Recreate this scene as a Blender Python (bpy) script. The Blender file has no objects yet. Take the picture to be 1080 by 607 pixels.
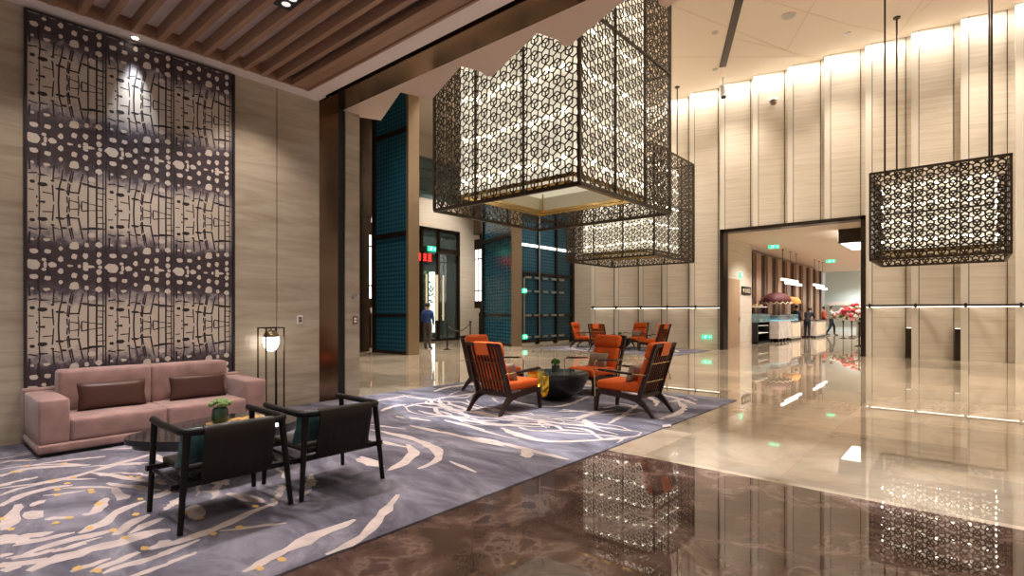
import bpy, bmesh, math, random
from mathutils import Vector, Matrix
PI=math.pi
sc=bpy.context.scene
COL=sc.collection
rnd=random.Random(7)
# ------------------------------------------------------------------ camera constants
EYE=1.4; FPX=558.6; VH=329.0; YAW=math.radians(40.67)
FW=(-math.sin(YAW),math.cos(YAW)); RT=(math.cos(YAW),math.sin(YAW))
def ground(u,v,z=0.0):
    dx=(u-540)/FPX; d=(EYE-z)*FPX/(v-VH)
    return ((FW[0]+dx*RT[0])*d,(FW[1]+dx*RT[1])*d)
# ------------------------------------------------------------------ materials
def newmat(name):
    m=bpy.data.materials.new(name); m.use_nodes=True
    nt=m.node_tree; b=nt.nodes['Principled BSDF']
    return m,nt,b
def plain(name,col,rough=.5,metal=0.,ior=None,spec=None,emit=None,estr=0.,trans=0.,sheen=0.,bump=0.,bscale=200.,var=0.,vscale=8.):
    m,nt,b=newmat(name)
    b.inputs['Base Color'].default_value=(*col,1); b.inputs['Roughness'].default_value=rough
    b.inputs['Metallic'].default_value=metal
    if spec is not None: b.inputs['Specular IOR Level'].default_value=spec
    if ior: b.inputs['IOR'].default_value=ior
    if emit: b.inputs['Emission Color'].default_value=(*emit,1); b.inputs['Emission Strength'].default_value=estr
    if trans: b.inputs['Transmission Weight'].default_value=trans
    if sheen: b.inputs['Sheen Weight'].default_value=sheen
    if bump or var:
        tc=nt.nodes.new('ShaderNodeTexCoord')
    if bump:
        n=nt.nodes.new('ShaderNodeTexNoise'); n.inputs['Scale'].default_value=bscale; n.inputs['Detail'].default_value=4
        nt.links.new(tc.outputs['Object'],n.inputs['Vector'])
        bp=nt.nodes.new('ShaderNodeBump'); bp.inputs['Strength'].default_value=bump; bp.inputs['Distance'].default_value=.01
        nt.links.new(n.outputs['Fac'],bp.inputs['Height']); nt.links.new(bp.outputs['Normal'],b.inputs['Normal'])
    if var:
        n=nt.nodes.new('ShaderNodeTexNoise'); n.inputs['Scale'].default_value=vscale; n.inputs['Detail'].default_value=6
        nt.links.new(tc.outputs['Object'],n.inputs['Vector'])
        r=nt.nodes.new('ShaderNodeValToRGB')
        r.color_ramp.elements[0].position=.3; r.color_ramp.elements[1].position=.7
        r.color_ramp.elements[0].color=(*[c*(1-var) for c in col],1)
        r.color_ramp.elements[1].color=(*[min(1,c*(1+var)) for c in col],1)
        nt.links.new(n.outputs['Fac'],r.inputs['Fac']); nt.links.new(r.outputs['Color'],b.inputs['Base Color'])
    return m
def ramped(name,stops,scale=(1,1,1),nscale=4,detail=8,distort=0.,rough=.3,ior=1.5,rot=(0,0,0),bump=0.,extra=None,coat=0.):
    """stretched noise through a colour ramp, world position"""
    m,nt,b=newmat(name)
    g=nt.nodes.new('ShaderNodeNewGeometry'); mp=nt.nodes.new('ShaderNodeMapping')
    mp.inputs['Scale'].default_value=scale; mp.inputs['Rotation'].default_value=rot
    nt.links.new(g.outputs['Position'],mp.inputs['Vector'])
    n=nt.nodes.new('ShaderNodeTexNoise'); n.inputs['Scale'].default_value=nscale; n.inputs['Detail'].default_value=detail
    n.inputs['Distortion'].default_value=distort; n.inputs['Roughness'].default_value=.62
    nt.links.new(mp.outputs['Vector'],n.inputs['Vector'])
    r=nt.nodes.new('ShaderNodeValToRGB'); e=r.color_ramp.elements
    e[0].position=stops[0][0]; e[0].color=(*stops[0][1],1); e[1].position=stops[-1][0]; e[1].color=(*stops[-1][1],1)
    for p,c in stops[1:-1]:
        x=e.new(p); x.color=(*c,1)
    nt.links.new(n.outputs['Fac'],r.inputs['Fac']); nt.links.new(r.outputs['Color'],b.inputs['Base Color'])
    b.inputs['Roughness'].default_value=rough; b.inputs['IOR'].default_value=ior
    if coat: b.inputs['Coat Weight'].default_value=coat; b.inputs['Coat Roughness'].default_value=.02
    if bump:
        bp=nt.nodes.new('ShaderNodeBump'); bp.inputs['Strength'].default_value=bump; bp.inputs['Distance'].default_value=.01
        nt.links.new(n.outputs['Fac'],bp.inputs['Height']); nt.links.new(bp.outputs['Normal'],b.inputs['Normal'])
    return m,nt,b,r
M={}
M['wall_marble']=ramped('cream_marble',[(.25,(.31,.245,.18)),(.45,(.42,.345,.26)),(.6,(.49,.415,.32)),(.75,(.38,.31,.225))],scale=(1,.35,3.2),nscale=2.2,detail=10,distort=.6,rough=.12,ior=1.5)[0]
M['travertine']=ramped('travertine',[(.3,(.62,.53,.42)),(.5,(.72,.64,.53)),(.7,(.78,.71,.61))],scale=(.25,.25,9),nscale=2.5,detail=9,distort=.3,rough=.28,ior=1.45)[0]
M['travertine_strip']=plain('travertine_strip',(.78,.72,.62),.35)
def floor_mat(name,stops,seam,tile,rot,rough,ior,nscale,distort,coat=0.):
    m,nt,b,r=ramped(name,stops,scale=(1,1,1),nscale=nscale,detail=10,distort=distort,rough=rough,ior=ior)
    g=nt.nodes.new('ShaderNodeNewGeometry'); mp=nt.nodes.new('ShaderNodeMapping'); mp.inputs['Rotation'].default_value=(0,0,rot)
    nt.links.new(g.outputs['Position'],mp.inputs['Vector'])
    br=nt.nodes.new('ShaderNodeTexBrick'); br.offset=0; br.inputs['Scale'].default_value=1
    br.inputs['Brick Width'].default_value=tile; br.inputs['Row Height'].default_value=tile; br.inputs['Mortar Size'].default_value=.0022
    br.inputs['Color1'].default_value=(1,1,1,1); br.inputs['Color2'].default_value=(.62,.62,.62,1); br.inputs['Mortar'].default_value=(*seam,1)
    nt.links.new(mp.outputs['Vector'],br.inputs['Vector'])
    mx=nt.nodes.new('ShaderNodeMix'); mx.data_type='RGBA'; mx.blend_type='MULTIPLY'; mx.inputs['Factor'].default_value=1
    nt.links.new(r.outputs['Color'],mx.inputs[6]); nt.links.new(br.outputs['Color'],mx.inputs[7])
    nt.links.new(mx.outputs[2],b.inputs['Base Color'])
    return m
M['floor_light']=floor_mat('polished_beige_marble',[(.3,(.38,.29,.205)),(.5,(.48,.385,.28)),(.7,(.54,.44,.325))],(.6,.55,.5),1.2,0,.012,1.75,1.1,2.2)
M['floor_dark']=floor_mat('polished_brown_marble',[(.30,(.050,.027,.021)),(.46,(.115,.068,.054)),(.55,(.17,.105,.085)),(.585,(.27,.185,.155)),(.61,(.15,.092,.075)),(.72,(.090,.052,.042))],(.45,.4,.36),1.35,PI/4,.012,1.55,2.6,.5)
M['ceil_white']=plain('painted_ceiling',(.78,.68,.57),.7)
M['ceil_lounge']=plain('painted_lounge_ceiling',(.90,.82,.78),.6)
M['soffit']=plain('painted_soffit',(.72,.58,.48),.7)
M['slat_wood']=ramped('slat_wood',[(.3,(.30,.17,.105)),(.7,(.42,.255,.17))],scale=(.5,8,8),nscale=3,rough=.45)[0]
M['bronze']=plain('dark_bronze',(.045,.030,.020),.28,metal=.75,var=.25,vscale=3)
M['bronze_polish']=plain('polished_bronze',(.16,.095,.055),.16,metal=.9,var=.2,vscale=2)
M['bronze_light']=plain('brushed_bronze',(.26,.19,.12),.3,metal=.6)
M['black_slot']=plain('black_slot',(.006,.006,.006),.6)
M['lattice']=plain('lattice_bronze',(.055,.040,.026),.35,metal=.6)
M['brass']=plain('brass',(.55,.38,.16),.22,metal=1)
M['gold']=plain('gold_leaf',(.95,.66,.09),.2,metal=1,bump=.06,bscale=18)
M['pink_velvet']=plain('pink_velvet',(.29,.165,.145),.8,sheen=.3,var=.22,vscale=7)
M['brown_satin']=plain('brown_satin',(.065,.027,.020),.36,spec=.35,bump=.15,bscale=35)
M['orange']=plain('orange_wool',(.66,.095,.003),.85,sheen=.0,bump=.2,bscale=300,var=.1)
M['orange_leather']=plain('orange_leather',(.75,.13,.01),.5)
M['dark_wood']=plain('dark_walnut',(.028,.012,.008),.38,spec=.3,var=.3,vscale=6)
M['black_wood']=plain('black_ash',(.006,.0048,.0045),.42,spec=.22,var=.3,vscale=10)
M['brown_leather']=plain('dark_brown_leather',(.017,.012,.009),.45,spec=.22,bump=.2,bscale=60)
M['teal_velvet']=plain('teal_velvet',(.035,.11,.12),.5,sheen=.3,var=.5,vscale=12)
M['taupe_cloth']=plain('taupe_cloth',(.30,.235,.18),.75,bump=.3,bscale=120,var=.15)
M['black_stone']=plain('black_hammered',(.010,.009,.008),.3,bump=.6,bscale=16)
M['glass_top']=plain('smoked_glass_top',(.10,.12,.115),.06,ior=1.6)
M['lacquer']=plain('black_lacquer',(.012,.010,.011),.10,ior=1.6)
M['gold_inlay']=plain('amber_inlay',(.50,.28,.08),.25,metal=.3,var=.3,vscale=20)
M['green_glass']=plain('green_glass',(.012,.055,.035),.08,ior=1.6)
M['moss']=plain('moss',(.17,.27,.09),.9,var=.6,vscale=60)
M['leaf']=plain('leaf',(.045,.15,.02),.8,var=.5,vscale=60)
M['pot']=plain('charcoal_pot',(.03,.04,.04),.35)
M['globe']=plain('opal_glass',(.85,.85,.80),.2,emit=(1,.93,.80),estr=5)
M['white_plastic']=plain('white_plastic',(.8,.8,.78),.4)
M['switch_red']=plain('copper_plate',(.20,.07,.05),.4)
M['grille']=plain('grey_grille',(.20,.17,.17),.5,metal=.3)
M['blue_glass']=None
M['lamp_white']=plain('lit_diffuser',(.9,.88,.84),.4,emit=(1,.93,.86),estr=2.2)
M['bulb']=plain('lit_crystal',(1,1,1),.2,emit=(1,.94,.82),estr=8)
M['led']=plain('led_line',(1,1,1),.3,emit=(1,.90,.76),estr=2.5)
M['downlight']=plain('lit_downlight',(1,1,1),.3,emit=(1,.92,.80),estr=9)
M['green_sign']=plain('lit_green_sign',(.02,.5,.25),.4,emit=(.03,.75,.36),estr=1.1)
M['sign_white']=plain('lit_sign_mark',(.8,1,.9),.4,emit=(.8,1,.9),estr=1.2)
M['red_sign']=plain('lit_red_letters',(.8,.03,.02),.4,emit=(1,.03,.02),estr=2.)
M['skin']=plain('skin',(.50,.28,.19),.5)
M['hair']=plain('hair',(.02,.012,.010),.6)
M['eye']=plain('eye',(.02,.015,.012),.3)
M['blue_cloth']=plain('blue_shirt',(.020,.055,.20),.8)
M['grey_cloth']=plain('brown_grey_trousers',(.07,.055,.05),.8)
M['dark_cloth']=plain('black_suit',(.012,.013,.022),.8)
M['navy_cloth']=plain('navy_cloth',(.02,.035,.09),.8)
M['white_cloth']=plain('white_shirt',(.55,.50,.46),.8)
M['red_cloth']=plain('red_top',(.55,.10,.05),.8)
M['shoe']=plain('brown_shoe',(.05,.025,.02),.4)
M['shop_wood']=ramped('shop_wood',[(.3,(.34,.22,.15)),(.7,(.46,.31,.22))],scale=(4,4,.4),nscale=3,rough=.4)[0]
M['shop_groove']=plain('shop_groove',(.16,.10,.07),.5)
M['shop_end']=plain('pale_blue_wall',(.68,.82,.84),.5)
M['shop_glass']=plain('display_glass',(.30,.48,.50),.06,trans=.6,ior=1.45)
M['counter_marble']=plain('grey_counter_marble',(.62,.55,.50),.2,var=.2,vscale=4)
M['maroon']=plain('maroon_canvas',(.085,.012,.015),.7)
M['cream_trim']=plain('cream_canvas',(.7,.6,.45),.7)
M['orange_canvas']=plain('orange_canvas',(.75,.28,.05),.7)
M['black_metal']=plain('black_metal',(.012,.012,.012),.3,metal=.4)
M['petal_red']=plain('red_petals',(.45,.03,.04),.7)
M['petal_pink']=plain('pink_petals',(.75,.35,.38),.7)
M['petal_white']=plain('white_petals',(.75,.68,.62),.7)
M['petal_blue']=plain('violet_petals',(.15,.14,.5),.7)
M['cake']=plain('pastry',(.50,.30,.14),.7)
M['far_glass']=plain('dark_green_glass',(.020,.050,.050),.05,ior=1.6)
M['door_glass']=plain('clear_green_glass',(.62,.80,.76),.02,trans=.9,ior=1.35)
M['tea_glass']=plain('pale_green_glass',(.24,.36,.34),.06,ior=1.6)
M['steel']=plain('steel',(.5,.5,.5),.3,metal=.9)
M['door_wood']=ramped('door_wood',[(.3,(.38,.25,.15)),(.7,(.48,.33,.21))],scale=(4,4,.3),nscale=3,rough=.4)[0]
# blue patterned glass: tiny diamond weave
def blue():
    m,nt,b=newmat('blue_patterned_glass')
    g=nt.nodes.new('ShaderNodeNewGeometry')
    sx=nt.nodes.new('ShaderNodeSeparateXYZ'); nt.links.new(g.outputs['Position'],sx.inputs[0])
    def mth(op,a,bv):
        n=nt.nodes.new('ShaderNodeMath'); n.operation=op
        for i,x in enumerate((a,bv)):
            if x is None: continue
            if isinstance(x,(int,float)): n.inputs[i].default_value=x
            else: nt.links.new(x,n.inputs[i])
        return n.outputs[0]
    h=mth('ADD',sx.outputs['X'],sx.outputs['Y'])
    p=mth('SINE',mth('MULTIPLY',mth('ADD',h,sx.outputs['Z']),22.),None)
    q=mth('SINE',mth('MULTIPLY',mth('SUBTRACT',h,sx.outputs['Z']),22.),None)
    k=mth('GREATER_THAN',mth('MULTIPLY',p,q),.0)
    mx=nt.nodes.new('ShaderNodeMix'); mx.data_type='RGBA'
    mx.inputs[6].default_value=(.006,.040,.070,1); mx.inputs[7].default_value=(.018,.098,.150,1)
    nt.links.new(k,mx.inputs[0]); nt.links.new(mx.outputs[2],b.inputs['Base Color'])
    b.inputs['Roughness'].default_value=.22; b.inputs['IOR'].default_value=1.5
    return m
M['blue_glass']=blue()
# chandelier shade: pleated cream fabric lit from inside
def shade():
    m,nt,b=newmat('lit_cream_shade')
    b.inputs['Base Color'].default_value=(.75,.66,.50,1); b.inputs['Roughness'].default_value=.6
    g=nt.nodes.new('ShaderNodeNewGeometry'); mp=nt.nodes.new('ShaderNodeMapping'); mp.inputs['Scale'].default_value=(9,9,1.2)
    nt.links.new(g.outputs['Position'],mp.inputs['Vector'])
    n=nt.nodes.new('ShaderNodeTexNoise'); n.inputs['Scale'].default_value=1.; n.inputs['Detail'].default_value=3
    nt.links.new(mp.outputs['Vector'],n.inputs['Vector'])
    r=nt.nodes.new('ShaderNodeMapRange'); r.inputs['From Min'].default_value=.3; r.inputs['From Max'].default_value=.7
    r.inputs['To Min'].default_value=.26; r.inputs['To Max'].default_value=.56
    nt.links.new(n.outputs['Fac'],r.inputs['Value'])
    b.inputs['Emission Color'].default_value=(1,.92,.74,1); nt.links.new(r.outputs['Result'],b.inputs['Emission Strength'])
    return m
M['shade']=shade()
M['lining']=plain('cream_lining',(.62,.58,.45),.6)
M['shade_under']=plain('lit_cream_underside',(.55,.51,.38),.5,emit=(1,.94,.74),estr=.30)
# art base: purple-brown bands melting into beige
def art():
    m,nt,b=newmat('art_ground')
    g=nt.nodes.new('ShaderNodeNewGeometry'); sx=nt.nodes.new('ShaderNodeSeparateXYZ'); nt.links.new(g.outputs['Position'],sx.inputs[0])
    a=nt.nodes.new('ShaderNodeMath'); a.operation='SUBTRACT'; a.inputs[0].default_value=4.64; nt.links.new(sx.outputs['Z'],a.inputs[1])
    p=nt.nodes.new('ShaderNodeMath'); p.operation='PINGPONG'; p.inputs[1].default_value=.68; nt.links.new(a.outputs[0],p.inputs[0])
    n=nt.nodes.new('ShaderNodeTexNoise'); n.inputs['Scale'].default_value=5; n.inputs['Detail'].default_value=6; nt.links.new(g.outputs['Position'],n.inputs['Vector'])
    n.inputs['Scale'].default_value=9; n.inputs['Roughness'].default_value=.7; s=nt.nodes.new('ShaderNodeMath'); s.operation='MULTIPLY_ADD'; s.inputs[1].default_value=.42; nt.links.new(n.outputs['Fac'],s.inputs[0]); nt.links.new(p.outputs[0],s.inputs[2])
    r=nt.nodes.new('ShaderNodeValToRGB'); e=r.color_ramp.elements
    e[0].position=.40; e[0].color=(.045,.028,.034,1); e[1].position=.66; e[1].color=(.55,.47,.395,1)
    x=e.new(.48); x.color=(.085,.062,.075,1); x=e.new(.55); x.color=(.29,.245,.25,1)
    nt.links.new(s.outputs[0],r.inputs['Fac']); nt.links.new(r.outputs['Color'],b.inputs['Base Color'])
    b.inputs['Roughness'].default_value=.55
    return m
M['art_ground']=art()
M['art_ink']=plain('art_ink',(.022,.014,.017),.5)
M['art_pale']=plain('art_pale',(.60,.52,.455),.5)
# rug pile
def rug():
    m,nt,b=newmat('rug_pile')
    g=nt.nodes.new('ShaderNodeNewGeometry'); mp=nt.nodes.new('ShaderNodeMapping'); mp.inputs['Scale'].default_value=(.7,1.6,1); mp.inputs['Rotation'].default_value=(0,0,.6)
    nt.links.new(g.outputs['Position'],mp.inputs['Vector'])
    n=nt.nodes.new('ShaderNodeTexNoise'); n.inputs['Scale'].default_value=1.5; n.inputs['Detail'].default_value=9; n.inputs['Roughness'].default_value=.65; n.inputs['Distortion'].default_value=.8
    nt.links.new(mp.outputs['Vector'],n.inputs['Vector'])
    r=nt.nodes.new('ShaderNodeValToRGB'); e=r.color_ramp.elements
    e[0].position=.32; e[0].color=(.060,.056,.075,1); e[1].position=.70; e[1].color=(.31,.295,.35,1)
    x=e.new(.5); x.color=(.145,.137,.172,1)
    nt.links.new(n.outputs['Fac'],r.inputs['Fac']); nt.links.new(r.outputs['Color'],b.inputs['Base Color'])
    b.inputs['Roughness'].default_value=.95; b.inputs['Specular IOR Level'].default_value=.1
    return m
M['rug']=rug()
M['rug_cream']=plain('rug_cream_pile',(.50,.42,.395),.95,var=.15,vscale=9)
M['rug_gold']=plain('rug_gold_pile',(.60,.38,.13),.95)
# ------------------------------------------------------------------ mesh builder
class MB:
    def __init__(s): s.v=[]; s.f=[]; s.m=[]
    def add(s,vs,fs,mi=0):
        o=len(s.v); s.v+= [tuple(p) for p in vs]; s.f+=[tuple(i+o for i in f) for f in fs]; s.m+=[mi]*len(fs); return s
    def box(s,a,b,mi=0):
        x0,y0,z0=a; x1,y1,z1=b
        return s.add([(x0,y0,z0),(x1,y0,z0),(x1,y1,z0),(x0,y1,z0),(x0,y0,z1),(x1,y0,z1),(x1,y1,z1),(x0,y1,z1)],
              [(0,3,2,1),(4,5,6,7),(0,1,5,4),(1,2,6,5),(2,3,7,6),(3,0,4,7)],mi)
    def beam(s,p,q,w,h,up=(0,0,1),mi=0,w2=None,h2=None):
        p=Vector(p); q=Vector(q); d=(q-p).normalized(); up=Vector(up)
        sd=d.cross(up)
        if sd.length<1e-4: sd=d.cross(Vector((1,0,0)))
        sd.normalize(); u=sd.cross(d).normalized()
        w2=w if w2 is None else w2; h2=h if h2 is None else h2
        vs=[]
        for c,ww,hh in ((p,w,h),(q,w2,h2)):
            for a,b in ((-1,-1),(1,-1),(1,1),(-1,1)): vs.append(c+sd*(a*ww/2)+u*(b*hh/2))
        return s.add(vs,[(0,1,2,3),(7,6,5,4),(0,4,5,1),(1,5,6,2),(2,6,7,3),(3,7,4,0)],mi)
    def tube(s,pts,rs,n=10,mi=0,caps=True):
        pts=[Vector(p) for p in pts]
        if isinstance(rs,(int,float)): rs=[rs]*len(pts)
        vs=[]; fs=[]; pu=None
        for i,p in enumerate(pts):
            d=(pts[min(i+1,len(pts)-1)]-pts[max(i-1,0)]).normalized()
            if pu is None:
                a=Vector((0,0,1)) if abs(d.z)<.9 else Vector((1,0,0))
                pu=d.cross(a).normalized()
            pu=(pu-d*pu.dot(d)).normalized(); w=d.cross(pu)
            for k in range(n):
                t=2*PI*k/n; vs.append(p+(pu*math.cos(t)+w*math.sin(t))*rs[i])
        for i in range(len(pts)-1):
            for k in range(n): fs.append((i*n+k,i*n+(k+1)%n,(i+1)*n+(k+1)%n,(i+1)*n+k))
        if caps: fs.append(tuple(reversed(range(n)))); fs.append(tuple((len(pts)-1)*n+k for k in range(n)))
        return s.add(vs,fs,mi)
    def lathe(s,prof,c=(0,0,0),n=24,mi=0,sx=1,sy=1):
        vs=[];fs=[]
        for r,z in prof:
            for k in range(n):
                t=2*PI*k/n; vs.append((c[0]+r*math.cos(t)*sx,c[1]+r*math.sin(t)*sy,c[2]+z))
        for i in range(len(prof)-1):
            for k in range(n): fs.append((i*n+k,i*n+(k+1)%n,(i+1)*n+(k+1)%n,(i+1)*n+k))
        fs.append(tuple(reversed(range(n)))); fs.append(tuple((len(prof)-1)*n+k for k in range(n)))
        return s.add(vs,fs,mi)
    def prism(s,poly,z0,z1,mi=0):
        n=len(poly); vs=[(x,y,z0) for x,y in poly]+[(x,y,z1) for x,y in poly]
        fs=[tuple(reversed(range(n))),tuple(range(n,2*n))]+[(i,(i+1)%n,n+(i+1)%n,n+i) for i in range(n)]
        return s.add(vs,fs,mi)
    def prism_axis(s,poly,a,b,fn,mi=0):
        """poly of 2-D points placed by fn(p,q,t) with t in (a,b)"""
        n=len(poly); vs=[fn(p,q,a) for p,q in poly]+[fn(p,q,b) for p,q in poly]
        fs=[tuple(reversed(range(n))),tuple(range(n,2*n))]+[(i,(i+1)%n,n+(i+1)%n,n+i) for i in range(n)]
        return s.add(vs,fs,mi)
    def ball(s,c,r,n=12,mi=0,sc=(1,1,1)):
        prof=[(max(1e-4,math.sin(PI*i/(n//2))),-math.cos(PI*i/(n//2))) for i in range(n//2+1)]
        vs=[];fs=[]
        for rr,z in prof:
            for k in range(n):
                t=2*PI*k/n; vs.append((c[0]+r*rr*math.cos(t)*sc[0],c[1]+r*rr*math.sin(t)*sc[1],c[2]+r*z*sc[2]))
        for i in range(len(prof)-1):
            for k in range(n): fs.append((i*n+k,i*n+(k+1)%n,(i+1)*n+(k+1)%n,(i+1)*n+k))
        return s.add(vs,fs,mi)
    def build(s,name,mats,parent=None,smooth=None,recalc=True):
        me=bpy.data.meshes.new(name); me.from_pydata(s.v,[],s.f)
        for m in (mats if isinstance(mats,(list,tuple)) else [mats]): me.materials.append(m)
        me.polygons.foreach_set('material_index',s.m)
        if recalc:
            bm=bmesh.new(); bm.from_mesh(me); bmesh.ops.recalc_face_normals(bm,faces=bm.faces); bm.to_mesh(me); bm.free()
        if smooth is not None:
            me.polygons.foreach_set('use_smooth',[True]*len(me.polygons)); me.set_sharp_from_angle(angle=math.radians(smooth))
        me.update()
        o=bpy.data.objects.new(name,me); COL.objects.link(o)
        if parent: o.parent=parent
        return o
def cushion(name,a,b,mat,parent,r=.05,puff=0.,segs=3,rot=None,at=None,sub=4,label=None):
    """soft bevelled block, belly pushed out on its faces"""
    bm=bmesh.new(); bmesh.ops.create_cube(bm,size=1)
    c=[(a[i]+b[i])/2 for i in range(3)]; d=[b[i]-a[i] for i in range(3)]
    for v in bm.verts: v.co=Vector((v.co.x*d[0],v.co.y*d[1],v.co.z*d[2]))
    bmesh.ops.bevel(bm,geom=bm.edges[:],offset=min(r,min(d)*.45),segments=segs,profile=.5,affect='EDGES')
    if puff:
        bmesh.ops.subdivide_edges(bm,edges=[e for e in bm.edges if e.calc_length()>min(d)*.5],cuts=sub,use_grid_fill=True)
        for v in bm.verts:
            q=[v.co[i]/(d[i]/2) for i in range(3)]
            for i in range(3):
                j,k=(i+1)%3,(i+2)%3
                w=max(0,1-q[j]**2)*max(0,1-q[k]**2)
                if abs(q[i])>.6: v.co[i]+=math.copysign(puff*w,q[i])*(1 if d[i]==min(d) else .35)
    if rot: bmesh.ops.rotate(bm,verts=bm.verts,cent=(0,0,0),matrix=rot)
    bmesh.ops.translate(bm,verts=bm.verts,vec=at or c)
    me=bpy.data.meshes.new(name); bm.to_mesh(me); bm.free(); me.materials.append(mat)
    me.polygons.foreach_set('use_smooth',[True]*len(me.polygons)); me.set_sharp_from_angle(angle=math.radians(50))
    o=bpy.data.objects.new(name,me); COL.objects.link(o)
    if parent: o.parent=parent
    if label: o['label']=label
    return o
def pillow_mesh(name,w,h,t,mat,parent=None,power=2.2,n=14):
    """square cushion standing in local YZ, thickness along X, centre at origin"""
    mb=MB(); vs=[];fs=[]
    for sgn in (1,-1):
        for i in range(n+1):
            for j in range(n+1):
                a=-1+2*i/n; b=-1+2*j/n
                th=t/2*((1-abs(a)**power)*(1-abs(b)**power))**.5
                k=1-.05*(1-abs(a))**1*abs(b)**4; k2=1-.05*(1-abs(b))*abs(a)**4
                vs.append((sgn*(th+.002),a*w/2*k2,b*h/2*k))
    N=(n+1)**2
    for s_ in range(2):
        for i in range(n):
            for j in range(n):
                q=[s_*N+i*(n+1)+j,s_*N+(i+1)*(n+1)+j,s_*N+(i+1)*(n+1)+j+1,s_*N+i*(n+1)+j+1]
                fs.append(tuple(q))
    ring=[i*(n+1) for i in range(n+1)]+[n*(n+1)+j for j in range(1,n+1)]+[i*(n+1)+n for i in range(n-1,-1,-1)]+[j for j in range(n-1,0,-1)]
    for k in range(len(ring)):
        p,q=ring[k],ring[(k+1)%len(ring)]; fs.append((p,q,N+q,N+p))
    mb.add(vs,fs)
    return mb.build(name,mat,parent,smooth=60)
def tag(o,label,cat,group=None,kind=None):
    if label: o['label']=label
    if cat: o['category']=cat
    if group: o['group']=group
    if kind: o['kind']=kind
    return o
def thing(name,label,cat,loc=(0,0,0),rz=0.,group=None):
    o=bpy.data.objects.new(name,None); COL.objects.link(o); o.empty_display_size=.1
    o.location=loc; o.rotation_euler=(0,0,rz)
    return tag(o,label,cat,group)
def struct(o,label=None): 
    o['kind']='structure'
    if label: o['label']=label
    return o
def copy_tree(o,parent=None):
    c=o.copy(); COL.objects.link(c)
    if parent: c.parent=parent
    for ch in list(o.children): copy_tree(ch,c)
    return c
def dup(o,loc,rz,label,group=None):
    c=copy_tree(o); c.location=loc; c.rotation_euler=(0,0,rz); c['label']=label
    if group: c['group']=group
    return c
# ================================================================== SETTING
XW=-7.65; ZL=4.67; YS=4.27; YE=4.72; YF=19.9; ZH=9.8; XR=9.0; YN=-3.5
# floors
mb=MB(); mb.box((-27,YE,-.1),(XR,46,0)); struct(mb.build('floor',M['floor_light']),'polished beige marble hall floor')
mb=MB(); mb.box((XW-.2,YN,-.1),(XR,YE,0)); struct(mb.build('floor.001',M['floor_dark']),'polished dark brown marble lounge floor')
# left marble wall
wl=MB(); wl.box((XW-.3,YN,0),(XW,3.625,ZL+.3)); wl.box((XW-.3,3.637,0),(XW,4.30,ZL+.3)); wl.box((XW-.3,3.62,0),(XW-.012,3.64,ZL),1)
w=struct(wl.build('wall_left',[M['wall_marble'],M['black_slot']]))
mb=MB(); mb.box((XW-.3,4.30,0),(XW+.004,4.62,ZL+.3)); struct(mb.build('trim_1',M['bronze_polish']),'polished bronze portal jamb')
mb=MB(); mb.box((XW-.3,4.62,0),(XW-.03,4.76,ZL+.3)); struct(mb.build('trim_2',M['black_slot']),'black shadow gap beside the bronze jamb')
mb=MB(); mb.box((XW-.3,4.76,0),(XW,5.02,ZL+.3)); struct(mb.build('wall_left.001',M['wall_marble']),'narrow marble pilaster at the end of the lounge wall')
# lounge ceiling: border, recessed field, wooden slats
ce=MB(); ZR=ZL+.15
ce.box((XW,YN,ZR),(XR,4.0,ZR+.1))
ce.box((XW,YN,ZL),(XW+.24,YS-.0,ZR+.05)); ce.box((XW+.24,4.0,ZL),(XR,YS-.04,ZR+.05))
ceil=struct(ce.build('ceiling',M['ceil_lounge']),'lounge ceiling with timber slats')
sy=[YN+.15]
ys=[-3.2+.252*k for k in range(17)]
ys=[y for y in (1.33-.25*k for k in range(1,19)) if y>YN+.1][::-1]+[1.33,1.57,1.82,2.08,2.32,2.57,2.83,3.08,3.31,3.53,3.75]
for y in ys:
    s=MB(); s.box((XW+.24,y-.033,ZL+.0),(XR,y+.033,ZR)); s.build('slat',M['slat_wood'],ceil)
s=MB(); s.box((XW+.24,YN,ZL+.005),(XW+.27,4.0,ZR)); s.build('slat_rim',M['slat_wood'],ceil)
s=MB(); s.box((XW+.24,3.97,ZL+.005),(XR,4.0,ZR)); s.build('slat_rim',M['slat_wood'],ceil)
s=MB(); s.box((XW+.3,3.585,ZL+.1),(XR,3.70,ZL+.13)); 
for k in range(300): s.box((XW+.3+k*.05,3.585,ZL+.092),(XW+.32+k*.05,3.70,ZL+.1))
s.build('air_grille',M['grille'],ceil)
s=MB(); s.box((XW+.24,3.80,ZL+.02),(XR,3.97,ZR)); s.build('slat',M['slat_wood'],ceil)
# black slot, polished bronze header, saw-tooth soffit
mb=MB(); mb.box((XW+.0,YS-.04,ZL+.06),(XR,YS+.04,ZR+.05)); struct(mb.build('trim_3',M['black_slot']),'black slot along the bronze header')
mb=MB(); mb.box((XW,YS+.04,ZL-.004),(XR,YE,ZR+.05)); struct(mb.build('trim_4',M['bronze_polish']),'polished bronze header strip')
poly=[(XW-.3,YE)]; poly.append((XR,YE))
tx=-8.85; pts=[]
k=0
while True:
    tip=-7.59+1.29*k; val=tip+1.19
    if tip>XR-1.5: break
    pts+=[(tip,5.40),(val,4.90)]; k+=1
prof=[(XW-.3,5.02),(-7.76,5.02)]
for i,(x,y) in enumerate(pts):
    prof.append((x,y))
    if i%2==1:  # valley: short return with a little stepped nib
        prof+= [(x+.11,y+.36),(x+.05,y+.37),(x+.06,y+.44)]
prof.append((XR,5.4))
poly=[(XW-.3,YE)]+prof+[(XR,YE)]
mb=MB(); mb.prism(poly,ZL,ZL+.35); struct(mb.build('ceiling.001',M['soffit']),'plain soffit with a saw-tooth edge')
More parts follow.
